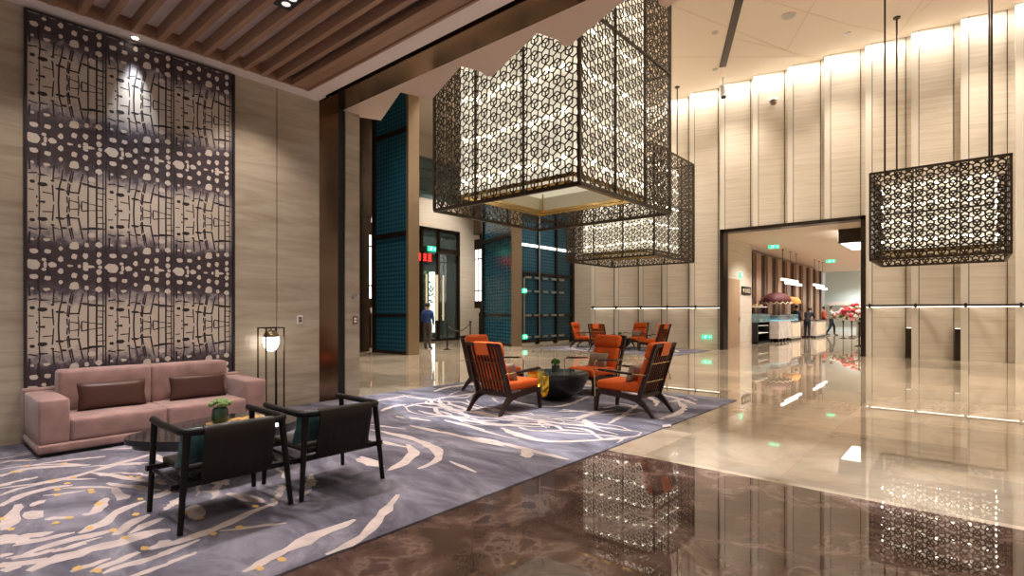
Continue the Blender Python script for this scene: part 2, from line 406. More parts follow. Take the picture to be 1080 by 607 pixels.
# hall ceiling with open joints
mb=MB()
mb.box((-22,5.0,ZH),(XR,46 if False else YF+2.4,ZH+.15))
hc=struct(mb.build('ceiling.002',M['ceil_white']),'high hall ceiling with diagonal panel joints')
J=MB()
for p,q in (((-9.6,14.75),(-3.9,19.64)),((-6.5,10.6),(-2.4,18.6)),((-1.2,12.5),(-4.42,18.7)),((-6.2,18.1),(-6.95,19.7)),((-5.6,16.4),(-3.8,19.85)),((-2.5,18.3),(-1.6,19.85)),((-7.7,9.5),(-4,19.8)),((1.5,12),(-1.6,19.8)),((0.2,17.0),(2.6,19.8)),((-1.0,18.7),(.6,16.2))):
    J.beam((*p,ZH-.002),(*q,ZH-.002),.035,.006)
J.build('panel_joint',M['soffit'],hc)
# wall above the soffit, seen only from the hall side
mb=MB(); mb.box((-22,4.55,ZL+.4),(XR,4.7,ZH+.1)); struct(mb.build('wall_front',M['ceil_white']))
# far wall: pleated travertine panels
def far_wall():
    edges=[-12.5,-11.35,-10.22,-9.19,-8.08,-6.94,-5.78,-4.66,-3.56,-2.43,-1.27,-.14,1.0,2.15,3.3,4.45,5.6,6.75,7.9,9.0]
    w=MB()
    def panel(x0,x1,z0,z1):
        sw=.17
        # forward strip then a panel that leans back to its right end
        w.box((x0,YF-.0,z0),(x0+sw,YF+.3,z1),1)
        w.add([(x0+sw+.018,YF+.004,z0),(x1,YF+.29,z0),(x1,YF+.29,z1),(x0+sw+.018,YF+.004,z1)],[(0,1,2,3)],0)
        w.add([(x0+sw,YF+.01,z0),(x0+sw+.02,YF+.01,z0),(x0+sw+.02,YF+.01,z1),(x0+sw,YF+.01,z1)],[(0,1,2,3)],2)
        w.box((x1-.16,YF+.215,z0),(x1-.145,YF+.25,z1),2)
    for a,b in zip(edges[:-1],edges[1:]):
        if a>=-6.95 and b<=-2.4: panel(a,b,4.45,ZH)
        elif a<-6.95 and b>-6.95: panel(a,-6.94,0,ZH)
        else: panel(a,b,0,ZH)
    w.box((-12.5,YF+.31,0),(-6.94,YF+.5,ZH)); w.box((-2.43,YF+.31,0),(XR,YF+.5,ZH)); w.box((-6.94,YF+.31,4.45),(-2.43,YF+.5,ZH))
    o=struct(w.build('wall_far',[M['travertine'],M['travertine_strip'],M['bronze']],recalc=False),'pleated travertine wall at the end of the hall')
    # slots for the low uplights
    for x in (-1.27,-.14):
        s=MB(); s.box((x-.13,YF+.02,0),(x,YF+.14,.92)); s.build('light_niche',M['bronze'],o)
        s=MB(); s.box((x-.12,YF+.04,.92),(x-.01,YF+.13,.93)); s.build('uplight',M['led'],o)
    return o
far_wall()
for i,(a,b) in enumerate(((-12.5,-6.95),(-2.4,XR))):
    s=MB(); s.box((a,YF-.045,1.57),(b,YF+.0,1.63)); r=struct(s.build('trim_%d'%(5+i),M['bronze']),'bronze rail across the travertine wall')
    s=MB(); s.box((a,YF-.03,1.553),(b,YF-.0,1.57)); s.build('led_line',M['led'],r)
    s=MB()
    for k in range(int((b-a)/1.14)+1): s.box((a+.06+k*1.14,YF-.06,1.54),(a+.12+k*1.14,YF+0,1.66))
    s.build('rail_clip',M['bronze'],r)
# opening frame into the shop
s=MB(); s.box((-6.94,YF-.03,0),(-6.80,YF+.45,4.45)); s.box((-2.55,YF-.03,0),(-2.42,YF+.45,4.45)); s.box((-6.94,YF-.03,4.33),(-2.42,YF+.45,4.45))
struct(s.build('trim_7',M['bronze']),'dark bronze frame of the shop opening')
# recessed wall and left hall side
mb=MB(); mb.box((-22,21.6,0),(-12.5,21.8,ZH)); struct(mb.build('wall_far.001',M['travertine']),'set-back travertine wall beside the entrance')
XE=-19.5
ent=MB(); ent.box((XE-.3,YE,0),(XE,14.9,ZH)); ent.box((XE-.3,18.6,0),(XE,21.8,ZH)); ent.box((XE-.3,14.9,5.45),(XE,18.6,6.8)); ent.box((XE-.3,14.9,8.75),(XE,18.6,ZH))
struct(ent.build('wall_entrance',M['travertine']),'pale wall around the glazed entrance')
# window over the entrance
wf=MB()
for z in (6.8,7.25,7.75,8.25,8.7): wf.box((XE-.12,14.9,z-.03),(XE-.02,18.6,z+.03))
for y in (14.93,16.1,17.3,18.57): wf.box((XE-.13,y-.04,6.8),(XE-.01,y+.04,8.75))
wo=struct(wf.build('window_1',M['steel'])); s=MB(); s.box((XE-.2,14.9,6.8),(XE-.15,18.6,8.75)); s.build('pane',M['tea_glass'],wo)
# entrance door
df=MB()
for y0,y1 in ((14.9,15.0),(16.10,16.22),(17.15,17.27),(18.45,18.6)): df.box((XE-.2,y0,0),(XE+.05,y1,5.45))
df.box((XE-.2,14.9,5.3),(XE+.05,18.6,5.45)); df.box((XE-.2,14.9,4.25),(XE+.06,18.6,4.5)); df.box((XE-.15,14.9,0),(XE+.02,18.6,.12))
door=struct(df.build('door_1',M['bronze']),'tall glazed bronze entrance door')
s=MB(); s.box((XE-.10,14.9,.1),(XE-.07,18.6,5.4)); s.build('pane',M['door_glass'],door)
for y in (16.35,16.95,17.02,17.40):
    s=MB(); s.box((XE+.06,y,1.0),(XE+.11,y+.07,3.2)); s.box((XE,y+.02,1.2),(XE+.06,y+.05,1.26)); s.box((XE,y+.02,2.9),(XE+.06,y+.05,2.96)); s.build('door_handle',plain('glowing_timber_handle',(.75,.62,.42),.4,emit=(1,.82,.5),estr=.25) if y==16.35 else bpy.data.materials['glowing_timber_handle'],door)  # handles are no lamps: light on the timber is put in as a faint glow
mb=MB(); mb.box((-26.3,8,0),(-26,27,7)); mb.box((-26,26.7,0),(-19.8,27,7)); mb.box((-26,8,0),(-19.8,8.3,7)); struct(mb.build('wall_outside',M['far_glass']),'dark backdrop wall added beyond the entrance glass')  # added backdrop that closes off the world light behind the door glass
t=thing('light_column','tall lit white light column outside the entrance glass','light',(-22.3,19.3,0))
s=MB(); s.box((-.22,-.22,0),(.22,.22,.3)); s.box((-.22,-.22,3.6),(.22,.22,3.75)); s.build('column_frame',M['bronze'],t); s=MB(); s.box((-.17,-.17,.3),(.17,.17,3.6)); s.build('diffuser',M['lamp_white'],t)
t=thing('potted_tree','leafy green tree in a dark tub outside the entrance glass','tree',(-22.0,18.2,0))
s=MB(); s.lathe([(.30,0),(.38,.55),(.34,.55)],n=20); s.build('tub',M['black_metal'],t,smooth=40); s=MB(); s.tube([(0,0,.4),(.05,.03,1.6),(0,0,2.6)],[.06,.045,.03],n=8); s.build('trunk',M['dark_wood'],t,smooth=50)
s=MB(); q=random.Random(12)
for k in range(420):
    a=q.uniform(0,6.28); z=q.uniform(1.3,3.6); rr=.75*math.sin(PI*(z-1.1)/2.8)*math.sqrt(q.random()); c=Vector((rr*math.cos(a),rr*math.sin(a),z)); d=Vector((q.uniform(-1,1),q.uniform(-1,1),q.uniform(-.6,.6))).normalized()*.13; e=d.cross(Vector((q.uniform(-1,1),q.uniform(-1,1),1))).normalized()*.05
    s.add([c-d,c+e,c+d,c-e],[(0,1,2,3)])
o=s.build('foliage',M['leaf'],t,recalc=False); o['kind']='stuff'
# vestibule side wall of bronze and blue glass
XV=-14.6
vf=MB()
for y in (17.45,18.75,20.1,21.45): vf.box((XV-.1,y-.09 if y>21 else y-.05,0),(XV+.1,y+.09 if y>21 else y+.05,ZH-.3))
for z in (.12,1.25,3.1,5.6,8.2): vf.box((XV-.07,17.4,z-.05),(XV+.07,21.5,z+.05))
vw=struct(vf.build('window_2',M['bronze']),'bronze-framed blue glass side of the vestibule')
s=MB(); s.box((XV-.02,17.45,.1),(XV+.01,21.45,ZH-.4)); s.build('pane',M['blue_glass'],vw)
s=MB(); s.box((XV+.02,17.55,4.28),(XV+.06,21.3,4.38)); s.build('light_line',M['led'],vw)
for z in (2.9,2.3,1.25,.3):
    s=MB()
    for k in range(5): s.box((XV+.08,17.75+k*.62,z-.03),(XV+.13,18.15+k*.62,z+.06))
    s.build('fitting',M['steel'],vw)
s=MB(); s.box((XV+.08,17.62,.35),(XV+.12,17.72,2.9)); s.box((XV+.08,18.72,.3),(XV+.11,18.80,8)); s.build('fitting',M['steel'],vw)
# bronze panelled side of the hall next to the lounge
mb=MB(); mb.box((-16.9,YE,0),(-16.5,10.6,ZH)); struct(mb.build('wall_left.002',M['bronze']),'dark bronze wall at the left of the hall')
mb=MB(); mb.box((-22,10.6,0),(-16.3,11.1,ZH)); struct(mb.build('wall_left.003',M['bronze']),'dark bronze return beside the blue screen')
# ================================================================== RUGS
def ribbon(mb,pts,w,z,mi,taper=.35,jit=.30,seed=0):
    r=random.Random(seed)
    P=[Vector((p[0],p[1])) for p in pts]; Q=[]
    for a,b in zip(P[:-1],P[1:]):
        n=max(2,int((b-a).length/.09))
        for i in range(n): Q.append(a.lerp(b,i/n))
    Q.append(P[-1])
    for _ in range(2):
        Q=[Q[0]]+[(Q[i-1]+Q[i]*2+Q[i+1])/4 for i in range(1,len(Q)-1)]+[Q[-1]]
    L=[];R_=[]; n=len(Q)
    for i,p in enumerate(Q):
        d=Q[min(i+1,n-1)]-Q[max(i-1,0)]
        if d.length<1e-6: d=Vector((1,0))
        d.normalize(); nn=Vector((-d.y,d.x)); t=i/(n-1)
        k=w*(taper+(1-taper)*min(1,4*min(t,1-t)+.05))
        L.append(p+nn*k*(1+r.uniform(-jit,jit)*1.6)); R_.append(p-nn*k*(1+r.uniform(-jit,jit)*1.6))
    o=len(mb.v)
    for i,(a,b) in enumerate(zip(L,R_)): mb.v.append((a.x,a.y,z+i*4e-6)); mb.v.append((b.x,b.y,z+i*4e-6))
    for i in range(n-1): mb.f.append((o+2*i,o+2*i+1,o+2*i+3,o+2*i+2)); mb.m.append(mi)
def dot(mb,c,r,z,mi,seed=0):
    q=random.Random(seed); n=10; a0=q.uniform(0,6); o=len(mb.v)
    for k in range(n):
        t=2*PI*k/n; rr=r*q.uniform(.75,1.2); mb.v.append((c[0]+rr*1.35*math.cos(t),c[1]+rr*.8*math.sin(t),z))
    mb.f.append(tuple(range(o,o+n))); mb.m.append(mi)
TA=lambda p:(p[0]*.2256,470+p[1]*.2256)
TB=lambda p:(160+p[0]*.2407,470+p[1]*.2407)
TC=lambda p:(380+p[0]*.1852,390+p[1]*.1852)
TD=lambda p:(540+p[0]*.2315,400+p[1]*.2315)
SA=[([(0,78),(170,72)],.03),([(0,150),(100,110),(220,105),(420,95)],.045),([(0,115),(130,95),(300,90),(420,96)],.025),([(0,205),(160,185),(330,160),(470,110),(640,65),(720,40)],.05),
([(260,165),(450,160)],.02),([(0,290),(50,260),(110,230),(240,200),(340,190)],.05),([(290,205),(380,200),(470,195),(540,205)],.035),([(540,200),(560,235),(575,265),(590,245)],.05),
([(500,180),(580,190),(680,210),(750,215)],.045),([(150,290),(180,270),(215,262)],.04),([(130,315),(160,335),(185,345)],.06),([(85,280),(70,320),(40,380),(25,400)],.055),([(210,350),(270,342),(340,345)],.035),
([(500,250),(480,270),(460,310),(440,325),(385,328)],.045),([(200,240),(280,235),(400,215)],.02),([(680,265),(600,290),(530,330),(480,370),(440,390),(370,418)],.055),([(790,210),(750,240),(700,255)],.05),
([(700,330),(640,350),(580,390),(540,425)],.055),([(760,345),(680,380),(600,420)],.045),([(0,430),(60,445),(150,430),(250,410)],.055),([(60,475),(200,445),(330,420)],.035),([(60,540),(150,500),(270,465),(430,425),(540,400)],.045),
([(305,488),(400,455),(480,435)],.022),([(0,560),(60,565),(150,545),(240,545)],.045),([(130,595),(300,525),(420,490),(560,460),(680,420),(798,400)],.075),([(700,495),(740,470),(798,450)],.05),([(330,600),(420,565),(520,535)],.035),
([(420,600),(560,545),(650,505)],.045),([(480,607),(600,560),(700,540),(798,500)],.04),([(0,520),(60,515)],.045),([(0,590),(100,575)],.05),([(0,240),(70,205),(200,185)],.03),([(420,130),(560,150),(700,175)],.035),([(560,90),(690,85)],.03)]
DA=[(60,130),(90,128),(130,100),(300,90),(245,170),(345,155),(315,183),(268,212),(270,238),(430,225),(425,214),(460,283),(325,345),(262,370),(50,400),(10,350),(420,395),(530,405),(585,440),(675,490),(360,585),(455,595),(610,152),(650,155),(655,257),(635,330),(470,275)]
SB=[([(0,460),(100,430),(220,395),(330,350),(440,300),(540,255)],.045),([(0,505),(100,460),(210,418)],.028),([(180,265),(190,300),(200,330)],.06),([(330,215),(420,240),(490,255)],.06),([(220,205),(300,205)],.05),([(300,380),(400,370),(500,355),(590,345)],.025),
([(400,562),(480,520),(540,490),(600,460)],.04),([(560,482),(660,430),(780,380),(890,330)],.07),([(770,490),(870,440),(920,410),(980,340),(1030,290),(1080,220)],.045),([(690,190),(700,130)],.045),([(640,235),(700,195)],.045),([(900,60),(990,95)],.05),([(0,40),(60,80)],.05),([(400,130),(560,60)],.04)]
DB=[(270,395),(385,365),(455,272),(570,508),(475,548),(150,300),(215,325)]
SC=[([(60,345),(200,370),(320,405),(420,445),(465,480),(440,520),(390,550),(330,570)],.06),([(80,405),(170,425),(260,445)],.045),([(270,430),(305,460),(300,490),(240,540),(160,580)],.06),([(280,320),(400,350),(520,370),(640,400),(820,440)],.05),
([(600,385),(760,410),(900,450),(1000,470),(1080,490)],.05),([(930,455),(960,505)],.06),([(510,525),(590,560),(660,590)],.025),([(60,315),(160,330),(260,342)],.03),([(205,265),(250,280)],.05),([(280,275),(400,295)],.05),([(120,240),(170,215),(260,200)],.05),
([(480,290),(600,320),(710,345)],.045),([(380,270),(480,265),(640,300),(800,320),(1080,330)],.055),([(800,335),(880,370),(960,400),(1080,415)],.05),([(260,215),(350,190),(430,195),(520,225),(620,270)],.06),([(500,185),(530,205),(640,235),(780,265),(900,270),(1080,275)],.05),
([(380,180),(480,160),(600,145),(660,130)],.05),([(330,235),(420,260),(600,275)],.04),([(520,160),(580,165),(640,150)],.04),([(20,190),(120,175),(300,145)],.04),([(0,500),(60,520),(130,560)],.05),([(620,330),(800,380),(900,400)],.03)]
SD=[([(0,165),(120,190),(260,210),(350,215),(550,240)],.05),([(0,240),(60,260),(120,285),(220,290),(350,285),(500,270),(600,262)],.05),([(0,305),(60,320),(140,345),(260,370)],.05),([(60,325),(70,362)],.06),([(330,185),(370,225)],.06),([(170,180),(300,180),(390,150)],.05),
([(440,205),(510,165),(570,120)],.045),([(350,80),(280,110),(200,130),(130,125)],.045),([(450,110),(520,115),(560,130)],.035),([(700,222),(730,210)],.05),([(670,180),(690,185)],.05),([(710,105),(760,100),(780,90)],.045),([(230,140),(320,150),(400,160)],.045),([(280,195),(360,160),(420,150)],.035),([(0,200),(200,215)],.04)]
RX0,RX1,RY0,RY1=-7.60,-2.77,-3.3,8.70
rg=MB(); rg.box((RX0,RY0,0),(RX1,RY1,.012))
sd=0
for S,T in ((SA,TA),(SB,TB),(SC,TC),(SD,TD)):
    for pts,wd in S:
        P=[ground(*T(p)) for p in pts]
        P=[(min(max(x,RX0+.02),RX1-.02),min(max(y,RY0+.02),RY1-.02)) for x,y in P]
        sd+=1; ribbon(rg,P,wd*.82,.0128+.000012*sd,1,seed=sd)
for a0,a1,r_ in ((.3,1.6,1.5),(2.0,2.9,1.7),(1.0,2.4,1.95),(2.6,3.6,2.2),(-.2,.7,1.9),(.6,1.3,2.2)):
    P=[(-5.0+r_*1.05*math.cos(a0+(a1-a0)*i/12),6.9+min(r_,1.7)*math.sin(a0+(a1-a0)*i/12)) for i in range(13)]
    sd+=1; ribbon(rg,P,.045,.0137,1,seed=sd)
q=random.Random(21)
for k in range(46):
    r_=q.uniform(.35,2.3); a=q.uniform(0,6.28); da=q.uniform(.25,.9)/max(.6,r_); c0=ground(62,533)
    P=[(c0[0]+r_*.95*math.cos(a+da*i/8),c0[1]+r_*.8*math.sin(a+da*i/8)+.03*math.sin(i*2.1)) for i in range(9)]
    if any(x<RX0+.03 or x>-3.3 or y<RY0+.03 for x,y in P) or (r_<.75): continue
    sd+=1; ribbon(rg,P,q.uniform(.012,.034),.0128+.000012*sd,1,seed=sd)
for k in range(34):
    r_=q.uniform(.7,2.2); a=q.uniform(0,6.28); da=q.uniform(.3,1.1)/max(.8,r_); cc=(-5.0,6.9)
    P=[(cc[0]+r_*1.05*math.cos(a+da*i/8),cc[1]+r_*.95*math.sin(a+da*i/8)) for i in range(9)]
    if any(x<RX0+.03 or x>RX1-.05 or y>RY1-.05 for x,y in P): continue
    sd+=1; ribbon(rg,P,q.uniform(.015,.04),.0128+.000012*sd,1,seed=sd)
for k in range(26):
    x0=q.uniform(-7.3,-3.6); y0=q.uniform(4.7,5.7); L=q.uniform(.5,1.4)
    P=[(min(x0+L*i/6,RX1-.05),y0+.10*math.sin(i*.8+k)+.03*i*q.choice((-1,1))*.6) for i in range(7)]
    sd+=1; ribbon(rg,P,q.uniform(.012,.035),.0128+.000012*sd,1,seed=sd)
for D,T in ((DA,TA),(DB,TB)):
    for p in D:
        sd+=1; c=ground(*T(p)); dot(rg,c,.026,.0160+.000001*sd,2,seed=sd)
tag(rg.build('area_rug',[M['rug'],M['rug_cream'],M['rug_gold']],recalc=False),'large slate-blue rug with cream brushstroke swirls under the pink sofa and lounge chairs','rug')
rg=MB(); rg.box((-12.6,16.0,0),(-7.1,19.4,.012))
q=random.Random(3)
for k in range(26):
    a=q.uniform(0,6.28); r_=q.uniform(.6,2.2); P=[]
    for i in range(9): P.append((min(max(-9.85+r_*1.1*math.cos(a+i*.09),-12.5),-7.2),min(max(17.7+r_*.75*math.sin(a+i*.09),16.1),19.3)))
    ribbon(rg,P,.05,.0128+.00003*k,1,seed=k+400)
tag(rg.build('area_rug',[M['rug'],M['rug_cream']],recalc=False),'distant slate-blue rug under the four orange chairs by the travertine wall','rug')
# ================================================================== WALL ART
ZK=[0]
def blob(mb,X,c,ry,rz,mi,seed):
    ZK[0]=(ZK[0]+1)%4000; X=X+ZK[0]*4e-7
    q=random.Random(seed); n=12; o=len(mb.v)
    for k in range(n):
        t=2*PI*k/n; rr=q.uniform(.78,1.12); mb.v.append((X,c[0]+ry*rr*math.cos(t),c[1]+rz*rr*math.sin(t)))
    mb.f.append(tuple(range(o,o+n))); mb.m.append(mi)
def stroke(mb,X,pts,w,mi,seed):
    ZK[0]=(ZK[0]+1)%4000; X=X+ZK[0]*4e-7
    q=random.Random(seed); o=len(mb.v); n=len(pts)
    for i,p in enumerate(pts):
        a=Vector(pts[max(0,i-1)]); b=Vector(pts[min(n-1,i+1)]); d=(b-a).normalized(); nn=Vector((-d.y,d.x))*w*q.uniform(.7,1.35)
        mb.v.append((X,p[0]+nn.x,p[1]+nn.y)); mb.v.append((X,p[0]-nn.x,p[1]-nn.y))
    for i in range(n-1): mb.f.append((o+2*i,o+2*i+1,o+2*i+3,o+2*i+2)); mb.m.append(mi)
LIGHT=[(152,75,12,12),(152,120,10,10),(208,90,13,13),(208,135,22,17),(256,60,13,12),(256,95,13,13),(261,142,11,11),(315,72,12,12),(315,105,12,12),(315,147,16,13),(45,102,18,11),(100,105,15,10),(85,70,10,9),(95,152,15,7),(42,52,32,26),(283,186,15,12),(270,50,26,9),(190,50,14,7),(118,52,16,14),(90,52,8,16),(320,50,10,12),(230,52,7,8),(40,150,8,6)]
DARK=[(80,235,24,10),(40,228,11,8),(58,288,4,5),(166,206,14,5),(150,245,20,6),(258,211,16,5),(292,216,30,5),(120,215,9,5),(205,252,22,4),(80,196,20,4),(320,218,20,4)]
VL=[[(68,100),(66,150),(70,190),(66,240),(68,306)],[(126,150),(121,215)],[(119,232),(124,300)],[(162,160),(156,200),(146,242),(143,306)],[(205,165),(196,212)],[(198,160),(188,208)],[(191,218),(184,268)],[(184,214),(178,262)],[(188,275),(186,306)],[(178,272),(180,300)],[(246,165),(237,202)],[(236,208),(226,254)],[(225,262),(228,306)],[(240,285),(238,306)],[(268,150),(267,306)],[(304,90),(305,200),(304,306)],[(332,60),(334,200),(332,306)],[(345,100),(345,306)],[(100,60),(103,100)],[(28,130),(30,180)],[(62,110),(64,160)]]
HL=[[(68,195),(102,197)],[(80,266),(121,269)],[(121,205),(152,199)],[(145,240),(178,251)],[(181,250),(231,254)],[(190,287),(226,292)],[(240,285),(266,290)],[(266,291),(305,295)],[(305,265),(333,268)],[(24,260),(47,262)],[(230,205),(290,213),(345,217)],[(24,196),(60,190)],[(305,240),(345,242)],[(305,296),(330,298)],[(60,306),(90,303)]]
art_o=thing('wall_art','tall three-panel abstract artwork in black, purple-brown and beige behind the pink sofa','artwork',(0,0,0))
ay0,ay1,az0,az1=.89,3.03,.12,4.645; pw=(ay1-ay0-.05)/3
s=MB()
for y in (ay0,ay1-.025): s.box((XW-.0,y,az0),(XW+.05,y+.025,az1))
s.box((XW,ay0,az1-.02),(XW+.05,ay1,az1)); s.box((XW,ay0,az0),(XW+.05,ay1,az0+.02)); s.build('frame',M['art_ink'],art_o)
for p in range(3):
    y0=ay0+.025+p*pw; y1=y0+pw-.004
    a=MB(); a.box((XW,y0,az0+.02),(XW+.03,y1,az1-.02)); XA=XW+.0305
    half=.68
    for k in range(7):
        for (lst,mi,lay) in ((VL,1,0),(HL,1,0),(DARK,1,0),(LIGHT,2,1)):
            for j,e in enumerate(lst):
                def mp_(x,y):
                    s_=(x-22)/327; t=max(0.,min(1.,(y-50)/256.)); zt=t*half
                    zc=4.64-half*k-(zt if k%2==0 else half-zt)
                    return (y0+s_*pw*.985+.004, min(az1-.025,max(az0+.025,zc)))
                seed=j*31+mi*7+p*0
                if isinstance(e,tuple):
                    c=mp_(e[0],e[1])
                    if c[0]+e[2]/327*pw>y1: c=(y1-e[2]/327*pw*1.15,c[1])
                    rz=min(e[3]/256*half,max(.004,az1-.022-c[1]),max(.004,c[1]-az0-.022))
                    blob(a,XA+.003*lay,c,e[2]/327*pw*1.0,rz*1.0 if e[1]>70 else rz*.75,mi,seed)
                else: stroke(a,XA,[mp_(*pt) for pt in e],.0068 if lst is VL else .0058,mi,seed)
    a.build('art_panel',[M['art_ground'],M['art_ink'],M['art_pale']],art_o,recalc=False)
# ================================================================== SOFA
so=thing('sofa','pink velvet two-seat sofa with block arms below the tall wall art','sofa',(-7.12,1.955,.0175))
# local: front +x
s=MB(); s.box((-.45,-1.06,.0),(.45,1.06,.045)); s.build('plinth_shadow_base',M['black_wood'],so); 
so.children[0].name='base'
cushion('plinth',(-.47,-1.085,.03),(.47,1.085,.115),M['pink_velvet'],so,r=.02)
for y in (-1,1):
    cushion('armrest',(-.43,min(y*1.075,y*.84),.11),(.455,max(y*1.075,y*.84),.545),M['pink_velvet'],so,r=.025,puff=.006)
cushion('back_frame',(-.49,-1.09,.03),(-.36,1.09,.575),M['pink_velvet'],so,r=.02)
for y0,y1 in ((-.835,-.003),(.003,.835)):
    cushion('seat_cushion',(-.36,y0,.11),(.455,y1,.335),M['pink_velvet'],so,r=.03,puff=.012)
    cushion('back_cushion',(-.38,y0,.32),(-.12,y1,.765),M['pink_velvet'],so,r=.035,puff=.012)
for yy,lb in ((1.55,'dark brown satin lumbar pillow on the sofa seat nearer the camera'),(2.40,'dark brown satin lumbar pillow on the sofa seat nearer the floor lamp')):
    o=pillow_mesh('lumbar_pillow',.62,.29,.13,M['brown_satin'],power=5); o.location=(-7.095,yy,.505); o.rotation_euler=(0,-.16,0)
    tag(o,lb,'pillow','pillows on the sofa')
# ================================================================== COFFEE TABLE (sofa)
ct=thing('coffee_table','low black lacquer pebble-shaped coffee table with amber inlay in front of the pink sofa','coffee table',(-4.98,1.93,.0175))
N=56; pts=[]
for k in range(N):
    t=2*PI*k/N; rx=.47+.04*math.cos(2*t+1); ry=.75+.05*math.cos(3*t)
    pts.append((rx*math.cos(t)-.05*math.sin(t),ry*math.sin(t)))
s=MB(); s.prism(pts,.345,.388); tt_=s.build('table_top',M['lacquer'],ct,smooth=40)
inl=[]
for k in range(12):
    t=-.15+1.35*k/11; inl.append((.42*math.cos(t)*.9-.05*math.sin(t),.74*math.sin(t)))
s=MB(); s.prism([(-.20,-.12),(.16,-.22)]+[(-.03+x*.62,.02+y*.55) for x,y in inl]+[(-.27,.36)],.388,.3895); s.build('inlay',M['gold_inlay'],tt_)
s=MB(); s.prism([(x*.93,y*.93) for x,y in pts],.30,.345); s.build('apron',M['lacquer'],ct,smooth=40)
s=MB(); s.lathe([(.26,0),(.26,.02),(.20,.05),(.17,.30)],n=32,sy=1.5); s.build('pedestal',M['lacquer'],ct,smooth=40)
# moss jar
mj=thing('moss_jar','squat green glass jar topped with a mound of pale moss on the black coffee table','vase',(-5.09,1.90,.4085))
s=MB(); s.lathe([(.056,0),(.066,.012),(.070,.07),(.064,.12),(.054,.138),(.050,.14)],n=24); s.build('jar',M['green_glass'],mj,smooth=45)
s=MB(); q=random.Random(5)
for k in range(70):
    a=q.uniform(0,6.28); r_=.078*math.sqrt(q.random()); z=.145+.060*math.sqrt(max(0,1-(r_/.083)**2)); s.ball((r_*math.cos(a),r_*math.sin(a),z),.018,8)
s.build('moss',M['moss'],mj,smooth=80)
# ================================================================== BLACK ARMCHAIRS
def black_chair(loc,rz,label):
    t=thing('armchair',label,'chair',loc,rz,'black armchairs facing the sofa')
    zr=.625; rr=.024
    pts=[(.30,.325,zr+.005)]+[(x,.335,zr) for x in (.1,-.1,-.24)]
    for k in range(1,6):
        a=PI/2*k/6; pts.append((-.24-.10*math.sin(a),.335-.10*(1-math.cos(a)),zr+.0))
    pts+=[(-.34,y,zr) for y in (.235,.1,0)]
    pts=pts+[(x,-y,z) for x,y,z in reversed(pts[:-1])]
    s=MB(); s.tube(pts,rr,n=12); s.build('arm_rail',M['black_wood'],t,smooth=50)
    for sg in (1,-1):
        s=MB(); s.tube([(.25,sg*.33,zr-.01),(.27,sg*.355,0)],[.022,.017],n=12); s.build('leg',M['black_wood'],t,smooth=50)
        s=MB(); s.tube([(-.30,sg*.305,zr-.01),(-.335,sg*.355,0)],[.024,.018],n=12); s.build('leg',M['black_wood'],t,smooth=50)
        s=MB(); s.tube([(.262,sg*.343,.30),(-.325,sg*.335,.275)],.014,n=8); s.build('side_stretcher',M['black_wood'],t,smooth=50)
    for x,z in ((.22,.315),(-.27,.285)):
        s=MB(); s.beam((x,-.39,z),(x,.39,z),.035,.035); s.build('cross_bar',M['black_wood'],t)
    # leather sling: wraps the rear rail, drops, then turns into the seat
    prof=[(-.34,zr+.034),(-.372,zr+.015),(-.376,zr-.06),(-.358,.50),(-.335,.40),(-.318,.32),(-.295,.275),(-.255,.262)]
    s=MB(); n=18; vs=[];fs=[]
    for side in (0,1):
        for i,(x,z) in enumerate(prof):
            for j in range(n+1):
                y=-.225+.45*j/n; wv=.0035*math.sin(j*2.4+i*.3)*min(1,i/3)
                vs.append((x+wv+side*.016,y,z-side*.004))
    m=len(prof); 
    for side in (0,1):
        for i in range(m-1):
            for j in range(n):
                b=side*m*(n+1)+i*(n+1)+j; fs.append((b,b+1,b+n+2,b+n+1))
    K=m*(n+1)
    for i in range(m-1):
        for j in (0,n): b=i*(n+1)+j; fs.append((b,b+n+1,K+b+n+1,K+b))
    for j in range(n):
        for i in (0,m-1): b=i*(n+1)+j; fs.append((b,b+1,K+b+1,K+b))
    s.add(vs,fs); s.build('back_sling',M['brown_leather'],t,smooth=60)
    cushion('seat',(-.27,-.275,.315),(.29,.275,.365),M['brown_leather'],t,r=.02,puff=.008)
    return t
black_chair((-4.04,1.505,.0175),PI,'black wooden armchair with brown leather sling back, nearest the camera')
black_chair((-4.03,2.29,.0175),PI,'black wooden armchair with leather sling back, second from the camera')
for (x,y,lb,rz) in ((-4.0,1.33,'teal velvet pillow in the nearest black armchair',.15),(-3.98,2.10,'teal velvet pillow in the black armchair nearer the floor lamp',.1)):
    o=pillow_mesh('throw_pillow',.36,.27,.11,M['teal_velvet']); o.location=(x+.15,y+.02,.525); o.rotation_euler=(0,.30,rz)
    tag(o,lb,'pillow','teal pillows on the black armchairs')
# ================================================================== FLOOR LAMP
fl=thing('floor_lamp','slim bronze floor lamp with lit opal globe in a square cage beside the sofa','lamp',(-7.38,3.42,.0))
hw=.125
for x in (-hw,hw):
    for y in (-hw,hw):
        s=MB(); s.box((x-.008,y-.008,.012),(x+.008,y+.008,1.19)); s.build('post',M['bronze'],fl)
s=MB()
for sg in (-hw,hw): s.box((sg-.008,-hw-.008,1.175),(sg+.008,hw+.008,1.191)); s.box((-hw,sg-.008,1.175),(hw,sg+.008,1.191))
s.box((-hw,-.008,1.175),(hw,.008,1.191)); s.build('top_frame',M['bronze'],fl)
s=MB(); s.box((-hw-.01,-hw-.01,0),(hw+.01,hw+.01,.014)); s.build('base',M['bronze'],fl)
s=MB(); s.lathe([(.012,1.176),(.014,1.15),(.05,1.145),(.085,1.115),(.106,1.07),(.108,1.055)],n=28); s.build('cap',M['bronze_light'],fl,smooth=50)
